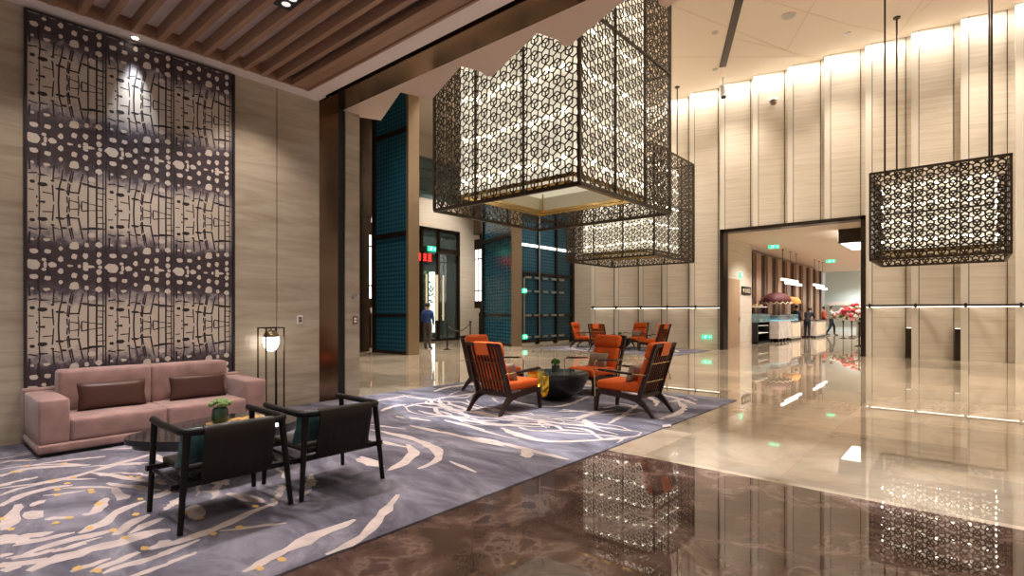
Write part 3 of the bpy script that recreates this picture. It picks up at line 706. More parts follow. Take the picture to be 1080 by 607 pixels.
s=MB(); s.lathe([(.106,1.056),(.109,1.02),(.104,.97),(.088,.92),(.06,.875),(.03,.855),(.004,.85)],n=28); s.build('globe',M['globe'],fl,smooth=60)
# ================================================================== wall plates
def plate(name,x,y,z,w,h,mat,label,cat,inner=None):
    t=thing(name,label,cat,(x,y,z))
    s=MB(); s.box((0,-w/2,-h/2),(.012,w/2,h/2)); s.build('cover_plate',mat,t)
    s=MB(); s.box((.012,-w*.28,-h*.3),(.02,w*.28,-h*.03)); s.box((.012,-w*.28,h*.05),(.02,w*.28,h*.32)); s.build('rocker',inner or M['steel'],t)
plate('switch_plate',XW,3.98,1.29,.085,.13,M['white_plastic'],'small pale switch plate on the marble wall above the floor lamp','switch',M['switch_red'])
plate('switch_plate',XW,4.93,1.27,.085,.13,M['switch_red'],'small dark red switch plate on the narrow marble pilaster','switch',M['white_plastic'])
t=thing('wall_sensor','small chrome bracket fixture on the marble pilaster above the red switch plate','sensor',(XW,4.90,1.65))
s=MB(); s.tube([(0,0,0),(.05,0,0)],.03,n=12); s.build('mount',M['steel'],t,smooth=50)
s=MB(); s.tube([(.05,0,0),(.11,.0,.02)],.012,n=8); s.ball((.12,0,.03),.028,10); s.build('head',M['steel'],t,smooth=60)
# ================================================================== CHANDELIERS
def clip(p,q,W,H):
    x0,y0=p; dx=q[0]-x0; dy=q[1]-y0; t0,t1=0.,1.
    for pp,qq in ((-dx,x0),(dx,W-x0),(-dy,y0),(dy,H-y0)):
        if abs(pp)<1e-9:
            if qq<0: return None
        else:
            r=qq/pp
            if pp<0: t0=max(t0,r)
            else: t1=min(t1,r)
    if t1-t0<.01: return None
    return (x0+t0*dx,y0+t0*dy),(x0+t1*dx,y0+t1*dy)
def lattice(mb,fn,W,H,d=.246,w=.02,th=.012):
    cw=d*math.sqrt(3)/2; r=.30*d; rt=d/math.sqrt(3)
    nc=int(W/cw)+2; nr=int(H/d)+2; ox=(W-(nc-1)*cw)/2
    segs=[]
    dirs=[(math.cos(math.radians(a)),math.sin(math.radians(a))) for a in (30,90,150,210,270,330)]
    for i in range(nc):
        for j in range(-1,nr):
            cx=ox+i*cw; cy=j*d+(d/2 if i%2 else 0)
            hx=[(cx+r*a,cy+r*b) for a,b in dirs]
            for k in range(6): segs.append((hx[k],hx[(k+1)%6]))
            for k in (0,2,4):
                a_=30+60*k if False else (30,90,150,210,270,330)[{0:0,2:2,4:4}[k]]
                segs.append(((cx,cy),hx[k]))
                for da in (-30,30):
                    q=math.radians(a_+da); segs.append((hx[k],(cx+rt*math.cos(q),cy+rt*math.sin(q))))
    for p,q in segs:
        c=clip(p,q,W,H)
        if not c: continue
        (x0,y0),(x1,y1)=c; L=math.hypot(x1-x0,y1-y0); nx,ny=-(y1-y0)/L*w/2,(x1-x0)/L*w/2
        vs=[]
        for t in (0,th):
            for x,y in ((x0+nx,y0+ny),(x0-nx,y0-ny),(x1-nx,y1-ny),(x1+nx,y1+ny)): vs.append(fn(x,y,t))
        mb.add(vs,[(0,1,2,3),(7,6,5,4),(0,3,7,4),(1,5,6,2)])
def chandelier(label,x0,x1,y0,y1,zb,zt,rods,wline,inset,zin,rows,bars):
    cx,cy=(x0+x1)/2,(y0+y1)/2
    t=thing('chandelier',label,'chandelier',(cx,cy,zb),0,'lattice box chandeliers')
    ax,ay=(x1-x0)/2,(y1-y0)/2; H=zt-zb; fr=.045
    s=MB()
    for sx in (-1,1):
        for sy_ in (-1,1): s.box((sx*ax-fr/2,sy_*ay-fr/2,0),(sx*ax+fr/2,sy_*ay+fr/2,H))
    zs=[0,H]+bars
    for z in zs:
        h=.03 if z in (0,H) else .018
        for sg in (-1,1):
            s.box((-ax,sg*ay-fr/2,z-h),(ax,sg*ay+fr/2,z+h)); s.box((sg*ax-fr/2,-ay,z-h),(sg*ax+fr/2,ay,z+h))
    for f in (-1/3,1/3):
        for sg in (-1,1):
            s.box((f*ax-.014,sg*ay-.02,0),(f*ax+.014,sg*ay+.02,H)); s.box((sg*ax-.02,f*ay-.014,0),(sg*ax+.02,f*ay+.014,H))
    s.build('frame',M['lattice'],t)
    for fn,W in ((lambda a,b,c:(-ax+a,-ay-c+.006,b),2*ax),(lambda a,b,c:(-ax+a,ay-c+.006,b),2*ax),(lambda a,b,c:(ax-c+.006,-ay+a,b),2*ay),(lambda a,b,c:(-ax-c+.006,-ay+a,b),2*ay)):
        s=MB(); lattice(s,fn,W,H,w=wline); s.build('lattice_panel',M['lattice'],t,recalc=False)
    # inner lit shade, open below
    bx,by=ax-inset,ay-inset; zi=zin; zti=H-.25
    s=MB()
    v=[(-bx,-by),(bx,-by),(bx,by),(-bx,by)]
    for k in range(4):
        a,b=v[k],v[(k+1)%4]; s.add([(*a,zi),(*b,zi),(*b,zti),(*a,zti)],[(0,1,2,3)])
    s.add([(*p,zti) for p in v],[(0,1,2,3)]); s.build('shade',M['shade'],t)
    s=MB(); g=.30
    ring=[(-bx+g,-by+g),(bx-g,-by+g),(bx-g,by-g),(-bx+g,by-g)]
    s.add([(*p,zi+.35) for p in v],[(0,1,2,3)]); s.build('under_panel',M['shade_under'],t)
    s=MB()
    for k in range(4):
        a,b=[(p[0]*.994,p[1]*.994) for p in (v[k],v[(k+1)%4])]; s.add([(*a,zi),(*b,zi),(*b,zi+.349),(*a,zi+.349)],[(0,1,2,3)])
    s.build('shade_lining',M['lining'],t)
    s=MB()
    for p,q_ in zip(ring,ring[1:]+ring[:1]): s.beam((*p,zi-.02),(*q_,zi-.02),.035,.05)
    for p,q_ in zip(v,v[1:]+v[:1]): s.beam((*p,zi),(*q_,zi),.03,.06)
    for p in ring: s.beam((*p,zi-.02),(*p,zi+.35),.025,.025)
    s.build('under_frame',M['brass'],t)
    for p in ((-.4,-.4),(.4,-.4),(.4,.4),(-.4,.4),(0,-.4),(0,.4)):
        s=MB(); s.lathe([(.045,zi+.325),(.045,zi+.349)],c=(p[0]*bx,p[1]*by,0),n=12); s.build('downlight',M['downlight'],t)
    # rows of lit crystals outside the shade
    for k in range(rows):
        z=zi+.25+(zti-zi-.4)*k/(rows-1)
        for side in range(4):
            s=MB(); L=bx if side<2 else by; n=int(2*L/.30)
            P=[];Q=[]
            for j in range(n):
                a=-L+(j+.5)*2*L/n; zz=z+.035*math.sin(j*1.9+k)
                for da,rr in ((-.036,.0012),(-.020,.024),(0,.030),(.020,.024),(.036,.0012)):
                    aa=a+da; P.append({0:(aa,-by-.05,zz),1:(aa,by+.05,zz),2:(bx+.05,aa,zz),3:(-bx-.05,aa,zz)}[side]); Q.append(rr)
            s.tube(P,Q,n=6)
            s.build('crystal_row',M['bulb'],t,smooth=80)
    for rx,ry in rods:
        s=MB(); s.tube([(rx-cx,ry-cy,H-.02),(rx-cx,ry-cy,ZH-zb)],.022,n=8); s.lathe([(.09,ZH-zb-.04),(.09,ZH-zb)],c=(rx-cx,ry-cy,0),n=14); s.build('suspension_rod',M['bronze'],t,smooth=50)
    return t
chandelier('tall lattice box chandelier nearest the camera, cut off by the saw-tooth soffit',-7.36,-4.22,6.40,9.45,3.25,8.40,[(-7.1,6.7),(-4.5,6.7),(-7.1,9.1),(-4.5,9.1)],.0175,.33,.26,7,[2.60])
chandelier('lattice box chandelier hanging behind the tallest one, over the distant chairs',-11.1,-7.68,16.0,19.25,3.25,6.85,[(-8.2,19.0),(-10.8,19.0),(-8.2,16.4),(-10.8,16.4)],.022,.42,.26,5,[1.8])
chandelier('low wide lattice box chandelier on the right in front of the travertine wall',-1.9,.76,16.4,18.95,2.75,4.96,[(-1.62,16.75),(-1.52,18.6),(.44,16.8),(.44,18.6)],.036,.26,.22,4,[1.12])
# ================================================================== ORANGE LOUNGE CHAIRS
def lounge_parts(t):
    W=.30
    for sg in (1,-1):
        # side frame: front leg, rail, swept rear leg
        prof=[(.43,0),(.465,0),(.455,.30),(.40,.325),(-.10,.275),(-.205,.265),(-.20,.20),(-.16,.17),(-.05,.20),(.33,.245),(.375,.22)]
        s=MB(); s.prism_axis([(.425,0),(.462,0),(.462,.30),(.36,.315),(.34,.245),(.39,.22)],sg*W-.02,sg*W+.02,lambda p,q,tt:(p,tt,q)); s.build('leg',M['dark_wood'],t)
        s=MB(); s.prism_axis([(-.45,0),(-.405,0),(-.30,.11),(-.20,.175),(-.08,.205),(-.10,.275),(-.22,.275),(-.30,.20),(-.36,.12)],sg*W-.02,sg*W+.02,lambda p,q,tt:(p,tt,q)); s.build('leg',M['dark_wood'],t)
        s=MB(); s.prism_axis([(-.12,.205),(.36,.245),(.36,.315),(-.12,.275)],sg*W-.018,sg*W+.018,lambda p,q,tt:(p,tt,q)); s.build('seat_rail',M['dark_wood'],t)
        s=MB(); s.prism_axis([(-.25,.22),(-.19,.24),(-.44,.96),(-.48,.96)],sg*W-.018,sg*W+.018,lambda p,q,tt:(p,tt,q)); s.build('back_post',M['dark_wood'],t)
        s=MB(); s.prism_axis([(-.13,.545),(.36,.57),(.375,.585),(.36,.60),(-.13,.57)],sg*(W+.035)-.03,sg*(W+.035)+.03,lambda p,q,tt:(p,tt,q)); ar=s.build('armrest',M['dark_wood'],t)
        s=MB(); s.tube([(.44,sg*(W+.022),.20),(.452,sg*(W+.03),.53),(.44,sg*(W+.035),.565),(.40,sg*(W+.035),.58),(.35,sg*(W+.035),.578)],.009,n=8)
        s.build('arm_rod',M['brass'],ar,smooth=60); s=MB(); s.tube([(-.10,sg*(W+.035),.558),(-.33,sg*(W+.03),.552),(-.335,sg*W,.552)],.009,n=8); s.build('arm_rod',M['brass'],ar,smooth=60)
    B=lambda z:-.205-(z-.24)*.338
    for z,h in ((.255,.05),(.945,.045)):
        s=MB(); s.beam((B(z)-.02,-W,z),(B(z)-.02,W,z),.03,h); s.build('back_rail',M['dark_wood'],t)
    s=MB(); s.beam((.41,-W,.275),(.41,W,.275),.03,.06); s.build('front_rail',M['dark_wood'],t)
    for k in range(9):
        y=-W+.06+k*(2*W-.12)/8
        s=MB(); s.beam((B(.26)-.02,y,.26),(B(.93)-.02,y,.93),.018,.014,up=(1,0,0)); s.build('back_slat',M['dark_wood'],t)
    for z in (.45,.70):
        s=MB(); s.beam((B(z)-.028,-W,z),(B(z)-.028,W,z),.01,.012); s.build('slat_tie',M['brass'],t)
    cushion('seat_cushion',(-.22,-.275,.30),(.455,.275,.425),M['orange'],t,r=.035,puff=.015)
    R_=Matrix.Rotation(-.325,3,'Y')
    cushion('back_cushion',(-.05,-.265,-.20),(.05,.265,.20),M['orange'],t,r=.035,puff=.015,rot=R_,at=(B(.56)+.055,0,.565))
    hr=cushion('headrest',(-.055,-.27,-.11),(.055,.27,.11),M['orange'],t,r=.045,puff=.012,rot=R_,at=(B(.86)+.07,0,.865))
    s=MB(); s.prism_axis([(B(.965)+.045,.972),(B(.965)-.05,.972),(B(.80)-.05,.80),(B(.80)-.043,.80),(B(.965)-.043,.964),(B(.965)+.045,.964)],-.115,.115,lambda p,q,tt:(p,tt,q)); s.build('headrest_strap',M['orange_leather'],hr)
    return t
Z0=.0175
GR='orange lounge chairs'
oc=lounge_parts(thing('lounge_chair','orange lounge chair seen from behind, left of the near black and gold table','chair',(-5.0,5.65,Z0),PI/2,GR))
T1=(-4.98,6.95)
dup(oc,(-3.53,6.74,Z0),PI,'orange lounge chair in side view facing left, right of the black and gold table',GR)
dup(oc,(-4.95,8.02,Z0),-PI/2-.12,'orange lounge chair facing the camera behind the black and gold table',GR)
dup(oc,(-6.35,6.85,Z0),0.05,'orange lounge chair mostly hidden behind the slatted-back one, facing right',GR)
FG='distant orange lounge chairs'
CB=(-11.1,17.9)
dup(oc,(-11.6,17.85,Z0),.1,'distant orange lounge chair facing right, leftmost of the far group',FG)
dup(oc,(-10.0,16.6,Z0),PI/2+.1,'distant orange lounge chair seen from behind, second from left of the far group',FG)
dup(oc,(-9.75,18.75,Z0),-PI/2,'distant orange lounge chair facing the camera against the travertine wall',FG)
dup(oc,(-8.4,17.55,Z0),PI-.15,'distant orange lounge chair in side view facing left, rightmost of the far group',FG)
def put_pillow(cx,cy,rz,dx,dy,lb,grp,z=.54,tilt=-.32,spin=0.):
    o=pillow_mesh('throw_pillow',.40,.27,.12,M['taupe_cloth'])
    c,s_=math.cos(rz),math.sin(rz); o.location=(cx+dx*c-dy*s_,cy+dx*s_+dy*c,z+Z0); o.rotation_euler=(0,tilt,rz+spin)
    tag(o,lb,'pillow',grp)
PG='taupe pillows on orange chairs'
put_pillow(-5.0,5.65,PI/2,-.03,-.05,'taupe pillow in the slatted-back orange chair left of the gold table',PG)
put_pillow(-3.53,6.74,PI,-.03,.03,'taupe pillow in the side-view orange chair right of the gold table',PG)
put_pillow(-4.95,8.02,-PI/2-.12,-.03,.02,'taupe pillow in the orange chair facing the camera behind the gold table',PG,spin=.0)
put_pillow(-11.6,17.85,.1,-.03,0,'taupe pillow in the leftmost distant orange chair',PG)
put_pillow(-9.75,18.75,-PI/2,-.03,0,'taupe pillow in the distant orange chair facing the camera',PG)
# ================================================================== BLACK AND GOLD BOWL TABLES
def bowl_table(loc,rz,label):
    t=thing('bowl_table',label,'table',loc,rz,'black bowl tables with gold hollow')
    R_=.52; H=.42
    # solid of revolution with a spherical bite on one side (bite centre and radius)
    BC=Vector((-.46,-.14,.41)); BR=.43
    bm=bmesh.new()
    prof=[(0,0),(.12,0),(.22,.025),(.33,.09),(.42,.175),(.48,.27),(.512,.35),(.52,.41),(.515,.42),(0,.42)]
    vs=[bm.verts.new((r,0,z)) for r,z in prof]; es=[bm.edges.new((a,b)) for a,b in zip(vs[:-1],vs[1:])]
    bmesh.ops.spin(bm,geom=vs+es,cent=(0,0,0),axis=(0,0,1),angle=2*PI,steps=48,use_duplicate=False)
    bmesh.ops.remove_doubles(bm,verts=bm.verts,dist=1e-4); bmesh.ops.recalc_face_normals(bm,faces=bm.faces)
    me=bpy.data.meshes.new('body'); bm.to_mesh(me); bm.free(); me.materials.append(M['black_stone'])
    o=bpy.data.objects.new('body',me); COL.objects.link(o)
    bm=bmesh.new(); bmesh.ops.create_icosphere(bm,subdivisions=4,radius=BR); bmesh.ops.translate(bm,verts=bm.verts,vec=BC)
    cm=bpy.data.meshes.new('cut'); bm.to_mesh(cm); bm.free(); cm.materials.append(M['black_stone'])
    c=bpy.data.objects.new('cut',cm); COL.objects.link(c)
    md=o.modifiers.new('b','BOOLEAN'); md.operation='DIFFERENCE'; md.object=c; md.solver='EXACT'
    dg=bpy.context.evaluated_depsgraph_get(); nm=bpy.data.meshes.new_from_object(o.evaluated_get(dg))
    o.modifiers.clear(); o.data=nm; bpy.data.objects.remove(c)
    # split hollow faces off as the gold lining
    bm=bmesh.new(); bm.from_mesh(nm)
    hol=[f for f in bm.faces if all(abs((v.co-BC).length-BR)<.006 for v in f.verts)]
    hs=set(hol)
    b2=bm.copy(); b2.faces.ensure_lookup_table(); bm.faces.ensure_lookup_table()
    idx={f.index for f in hol}
    bmesh.ops.delete(b2,geom=[f for f in b2.faces if f.index not in idx],context='FACES')
    bmesh.ops.delete(bm,geom=hol,context='FACES')
    bm.to_mesh(nm); bm.free()
    gm=bpy.data.meshes.new('gold_hollow'); b2.to_mesh(gm); b2.free(); gm.materials.clear(); gm.materials.append(M['gold'])
    for m_ in (nm,gm):
        m_.polygons.foreach_set('use_smooth',[True]*len(m_.polygons)); m_.set_sharp_from_angle(angle=math.radians(35))
    o.parent=t; g=bpy.data.objects.new('gold_hollow',gm); COL.objects.link(g); g.parent=t
    # glass on the flat part
    s=MB(); pts=[]
    for k in range(40):
        a=-2.2+4.05*k/39; pts.append((.47*math.cos(a)+.02,.47*math.sin(a)))
    s.prism(pts,.421,.432); s.build('glass_top',M['glass_top'],t)
    return t
bowl_table((-4.98,6.88,Z0),0.80,'round black bowl table with a gold hollow among the near orange chairs')
bowl_table((-9.95,17.7,Z0),0.8,'round black bowl table among the distant orange chairs')
def planter(loc,label,ps,mat):
    t=thing('potted_plant',label,'plant',loc)
    s=MB(); s.prism([(-.045,-.045),(.045,-.045),(.045,.045),(-.045,.045)],0,.10); s.build('pot',mat,t)
    s=MB(); q=random.Random(ps)
    for k in range(60):
        a=q.uniform(0,6.28); b=q.uniform(-.3,1.5); r_=.06
        c=(r_*math.cos(a)*math.cos(b),r_*math.sin(a)*math.cos(b),.14+.05*math.sin(b)); s.ball(c,.02,6)
    s.build('foliage',M['leaf'],t,smooth=80)
planter((-5.02,6.92,Z0+.432),'clipped green plant in a charcoal cube pot on the near gold table',4,M['pot'])
planter((-9.9,17.75,Z0+.432),'small green plant on the distant black table',6,M['pot'])
# ================================================================== BLUE SCREENS
def screen(p,q,h,bars,label,th=.2,post=.42):
    p=Vector((*p,0)); q=Vector((*q,0)); L=(q-p).length; d=(q-p)/L; rz=math.atan2(d.y,d.x)
    t=thing('glass_screen',label,'screen',(p.x,p.y,0),rz,'tall blue glass screens at the entrance')
    s=MB(); s.box((.0,-.02,.06),(L-.05,.02,h-.06)); s.build('glass',M['blue_glass'],t)
    s=MB()
    s.box((0,-th/2,0),(.14,th/2,h)); s.box((0,-th/2,0),(L,th/2,.10)); s.box((0,-th/2,h-.14),(L,th/2,h))
    for z in bars: s.box((0,-th/2,z-.07),(L,th/2,z+.07))
    s.build('frame',M['bronze'],t)
    s=MB(); s.box((L-.10,-th/2-.02,0),(L+.02,post-th/2,h)); s.build('end_post',M['bronze_light'],t)
    s=MB(); s.box((.14,-.05,1.25),(L-.1,.05,1.33)); s.build('push_bar',M['bronze'],t)
    return t
screen((-15.85,11.0),(-13.75,10.95),9.4,[4.0,7.4],'tall blue patterned glass screen nearest the camera, left of the entrance door')
screen((-17.0,17.75),(-13.95,16.40),9.4,[4.6],'tall blue patterned glass screen right of the entrance door')
# lantern piers
def lantern(x,y,label):
    t=thing('wall_lantern',label,'lantern',(x,y,0),0,'lit lantern piers beside the entrance')
    s=MB(); s.lathe([(.20,0),(.20,.08),(.17,.1),(.17,1.25),(.19,1.3),(.10,1.42),(.07,1.55),(.16,1.6)],n=4); s.build('pedestal',M['bronze'],t)
    s=MB(); s.box((-.24,-.24,1.6),(.24,.24,1.95)); s.box((-.24,-.24,4.45),(.24,.24,4.95)); s.build('cap_block',M['bronze'],t)
    s=MB(); s.box((-.20,-.20,1.95),(.20,.20,4.45)); s.build('diffuser',M['lamp_white'],t)
    s=MB()
    for z in (2.45,4.0): s.box((-.22,-.22,z-.03),(.22,.22,z+.03))
    for a,b in ((1,0),(-1,0),(0,1),(0,-1)): s.box((a*.205-.02,b*.205-.02,1.95),(a*.205+.02,b*.205+.02,4.45))
    s.build('glazing_bar',M['bronze'],t)
    s=MB(); s.box((-.06,-.06,4.95),(.06,.06,5.2)); s.box((-.27,-.27,5.2),(.27,.27,ZH-.02)); s.build('upper_pier',M['bronze'],t)
lantern(-18.1,18.75,'lit white lantern between dark bronze piers right of the entrance door')
lantern(-18.1,12.3,'lit white lantern seen between the bronze jamb and the nearer blue screen')
# ================================================================== signs
def exit_sign(p,w,h,face,label,cat='exit sign'):
    """face: outward unit axis of the sign ('-y','+x')"""
    rz={'-y':0.,'+x':PI/2}[face]
    t=thing('exit_sign',label,cat,p,rz,'green exit signs')
    s=MB(); s.box((-w/2,-.02,-h/2),(w/2,.02,h/2)); s.build('sign_box',M['green_sign'],t)
    s=MB(); k=h*.36
    y0,y1=-.024,-.02
    # running figure, doorway and arrow
    s.box((-w*.06,y0,-k),(-w*.03,y1,k)); s.box((-w*.06,y0,k*.8),(w*.12,y1,k)); s.ball((-w*.16,y0,k*.75),h*.07,6,sc=(1,.2,1))
    s.beam((-w*.17,y0,k*.5),(-w*.19,y0,-k*.1),h*.10,.004,up=(0,1,0)); s.beam((-w*.19,y0,-k*.1),(-w*.13,y0,-k*.9),h*.07,.004,up=(0,1,0)); s.beam((-w*.19,y0,-k*.1),(-w*.28,y0,-k*.7),h*.07,.004,up=(0,1,0)); s.beam((-w*.17,y0,k*.4),(-w*.09,y0,k*.0),h*.06,.004,up=(0,1,0))
    s.beam((w*.20,y0,0),(w*.40,y0,0),h*.09,.004,up=(0,1,0)); s.beam((w*.40,y0,0),(w*.31,y0,k*.5),h*.08,.004,up=(0,1,0)); s.beam((w*.40,y0,0),(w*.31,y0,-k*.5),h*.08,.004,up=(0,1,0))
    s.build('pictogram',M['sign_white'],t)
exit_sign((-7.43,YF-.01,.47),.36,.14,'-y','low green exit sign on the travertine wall left of the shop opening')
exit_sign((-6.15,24.0,4.14),.42,.15,'-y','green exit sign hanging from the shop ceiling just inside the opening')
exit_sign((-5.6,33.0,4.16),.44,.16,'-y','green exit sign hanging deeper inside the shop')
exit_sign((-7.17,23.0,2.95),.22,.22,'+x','small square green sign above the timber door in the shop')
exit_sign((XE+.12,16.68,4.42),.5,.24,'+x','green exit sign over the glazed entrance door')
exit_sign((XV+.16,17.62,2.32),.30,.20,'+x','green exit sign midway up the vestibule glass')
exit_sign((XV+.16,17.66,.34),.30,.20,'+x','green exit sign at the foot of the vestibule glass')
t=thing('red_sign','glowing red sign on the glass of the entrance door','sign',(XE-.04,16.35,4.0),PI/2)
s=MB(); s.box((-.42,-.01,-.22),(.48,.01,.22)); s.build('sign_board',plain('dark_red_board',(.12,.01,.01),.4),t)
s=MB()
for k in range(3):
    x=-.38+k*.3
    s.box((x,-.03,-.16),(x+.2,-.01,-.10)); s.box((x,-.03,.10),(x+.2,-.01,.16)); s.box((x+.07,-.03,-.16),(x+.13,-.01,.18)); s.box((x,-.03,-.02),(x+.2,-.01,.03))
s.build('lettering',M['red_sign'],t)
# ================================================================== hall ceiling fittings
t=thing('track_slot','long dark light slot in the hall ceiling','light',(-5.35,16.4,ZH))
s=MB(); s.beam((1.3,-2.9,-.01),(-1.0,2.05,-.01),.22,.02); s.build('channel',M['bronze'],t)
s=MB(); s.lathe([(.09,-.06),(.09,-.01)],c=(.83,-1.85,0),n=14); s.build('lamp_head',M['downlight'],t)
def disc(x,y,r,label,name='ceiling_speaker',cat='ceiling speaker',z=ZH):
    t=thing(name,label,cat,(x,y,z),0,'round fittings in the hall ceiling')
    s=MB(); s.lathe([(r,-.02),(r,0)],n=20); s.build('rim',M['soffit'],t,smooth=40); s=MB(); s.lathe([(r*.8,-.024),(r*.8,-.018)],n=20); s.build('cover',M['steel'],t)
disc(-3.84,16.5,.2,'largest round grey fitting in the hall ceiling, right of the dark slot')
disc(-5.74,16.05,.1,'small round fitting left of the dark slot in the hall ceiling')
disc(-2.72,18.7,.09,'small round fitting in the hall ceiling above the shop opening')
disc(-6.62,18.5,.1,'small round fitting at the far end of the dark slot')
disc(.6,19.0,.09,'small round fitting in the hall ceiling at the right edge')
t=thing('ceiling_projector','small white projector hanging under the hall ceiling near the wall','projector',(-6.63,19.3,ZH))
s=MB(); s.tube([(0,0,-.25),(0,0,0)],.025,n=8); s.build('stem',M['white_plastic'],t)
s=MB(); s.tube([(-.02,0,-.30),(.04,-.05,-.72)],.11,n=14); s.build('body',M['white_plastic'],t,smooth=40); s=MB(); s.tube([(.04,-.05,-.72),(.05,-.055,-.76)],.08,n=14); s.build('lens',M['black_slot'],t)
t=thing('security_camera','small dome security camera high on the travertine wall','camera',(-5.13,YF+.02,8.73))
s=MB(); s.box((-.10,-.08,-.02),(.10,.05,.12)); s.build('bracket',M['white_plastic'],t)
s=MB(); s.ball((.05,-.13,-.07),.11,14); s.build('dome',M['bronze_light'],t,smooth=60); s=MB(); s.lathe([(.15,-.02),(.13,.05)],c=(.05,-.13,0),n=16); s.build('hood',M['white_plastic'],t)
# lounge downlights
t=thing('ceiling_downlight','square black double downlight between the timber slats','light',(-5.42,2.70,ZL))
s=MB(); s.box((-.16,-.09,-.004),(.16,.09,.14)); s.build('housing',M['black_slot'],t)
s=MB(); s.lathe([(.045,-.008),(.045,.02)],c=(-.06,0,0),n=16); s.lathe([(.045,-.008),(.045,.02)],c=(.08,0,0),n=16); s.build('lamp',plain('frosted_lamp',(.5,.5,.52),.3,emit=(1,.95,.9),estr=.6),t)
t=thing('ceiling_downlight','small round white downlight in the ceiling border above the wall art','light',(XW+.13,1.86,ZL))
s=MB(); s.lathe([(.045,-.006),(.045,.02)],n=16); s.build('trim_ring',M['white_plastic'],t); s=MB(); s.lathe([(.032,-.010),(.032,-.006)],n=16); s.build('lamp',M['downlight'],t)
# ================================================================== STANCHIONS
def stanchion(x,y,h,label,grp):
    t=thing('stanchion',label,'stanchion',(x,y,0),0,grp)
    s=MB(); s.lathe([(.17,0),(.17,.02),(.05,.045),(.03,.06)],n=20); s.build('base',M['black_metal'],t,smooth=40)
    s=MB(); s.tube([(0,0,.04),(0,0,h-.04)],.028,n=12); s.lathe([(.045,h-.09),(.05,h-.03),(.03,h)],n=14); s.build('pole',M['black_metal'],t,smooth=40)
    return t
a_=(-14.75,13.45); b_=(-17.1,17.0); c_=(-16.4,13.0)
stanchion(*a_,1.0,'black rope stanchion standing right of the person at the entrance','rope stanchions at the entrance')
stanchion(*b_,1.0,'black rope stanchion farther back near the lit lantern','rope stanchions at the entrance')
rp=MB(); P=[]
for i in range(15):
    k=i/14; P.append((a_[0]+(b_[0]-a_[0])*k,a_[1]+(b_[1]-a_[1])*k,.92-.9*k*(1-k)*1.3))
rp.tube(P,.022,n=8); tag(rp.build('barrier_rope',M['black_metal'],None,smooth=60),'black rope sagging between the two entrance stanchions','rope')
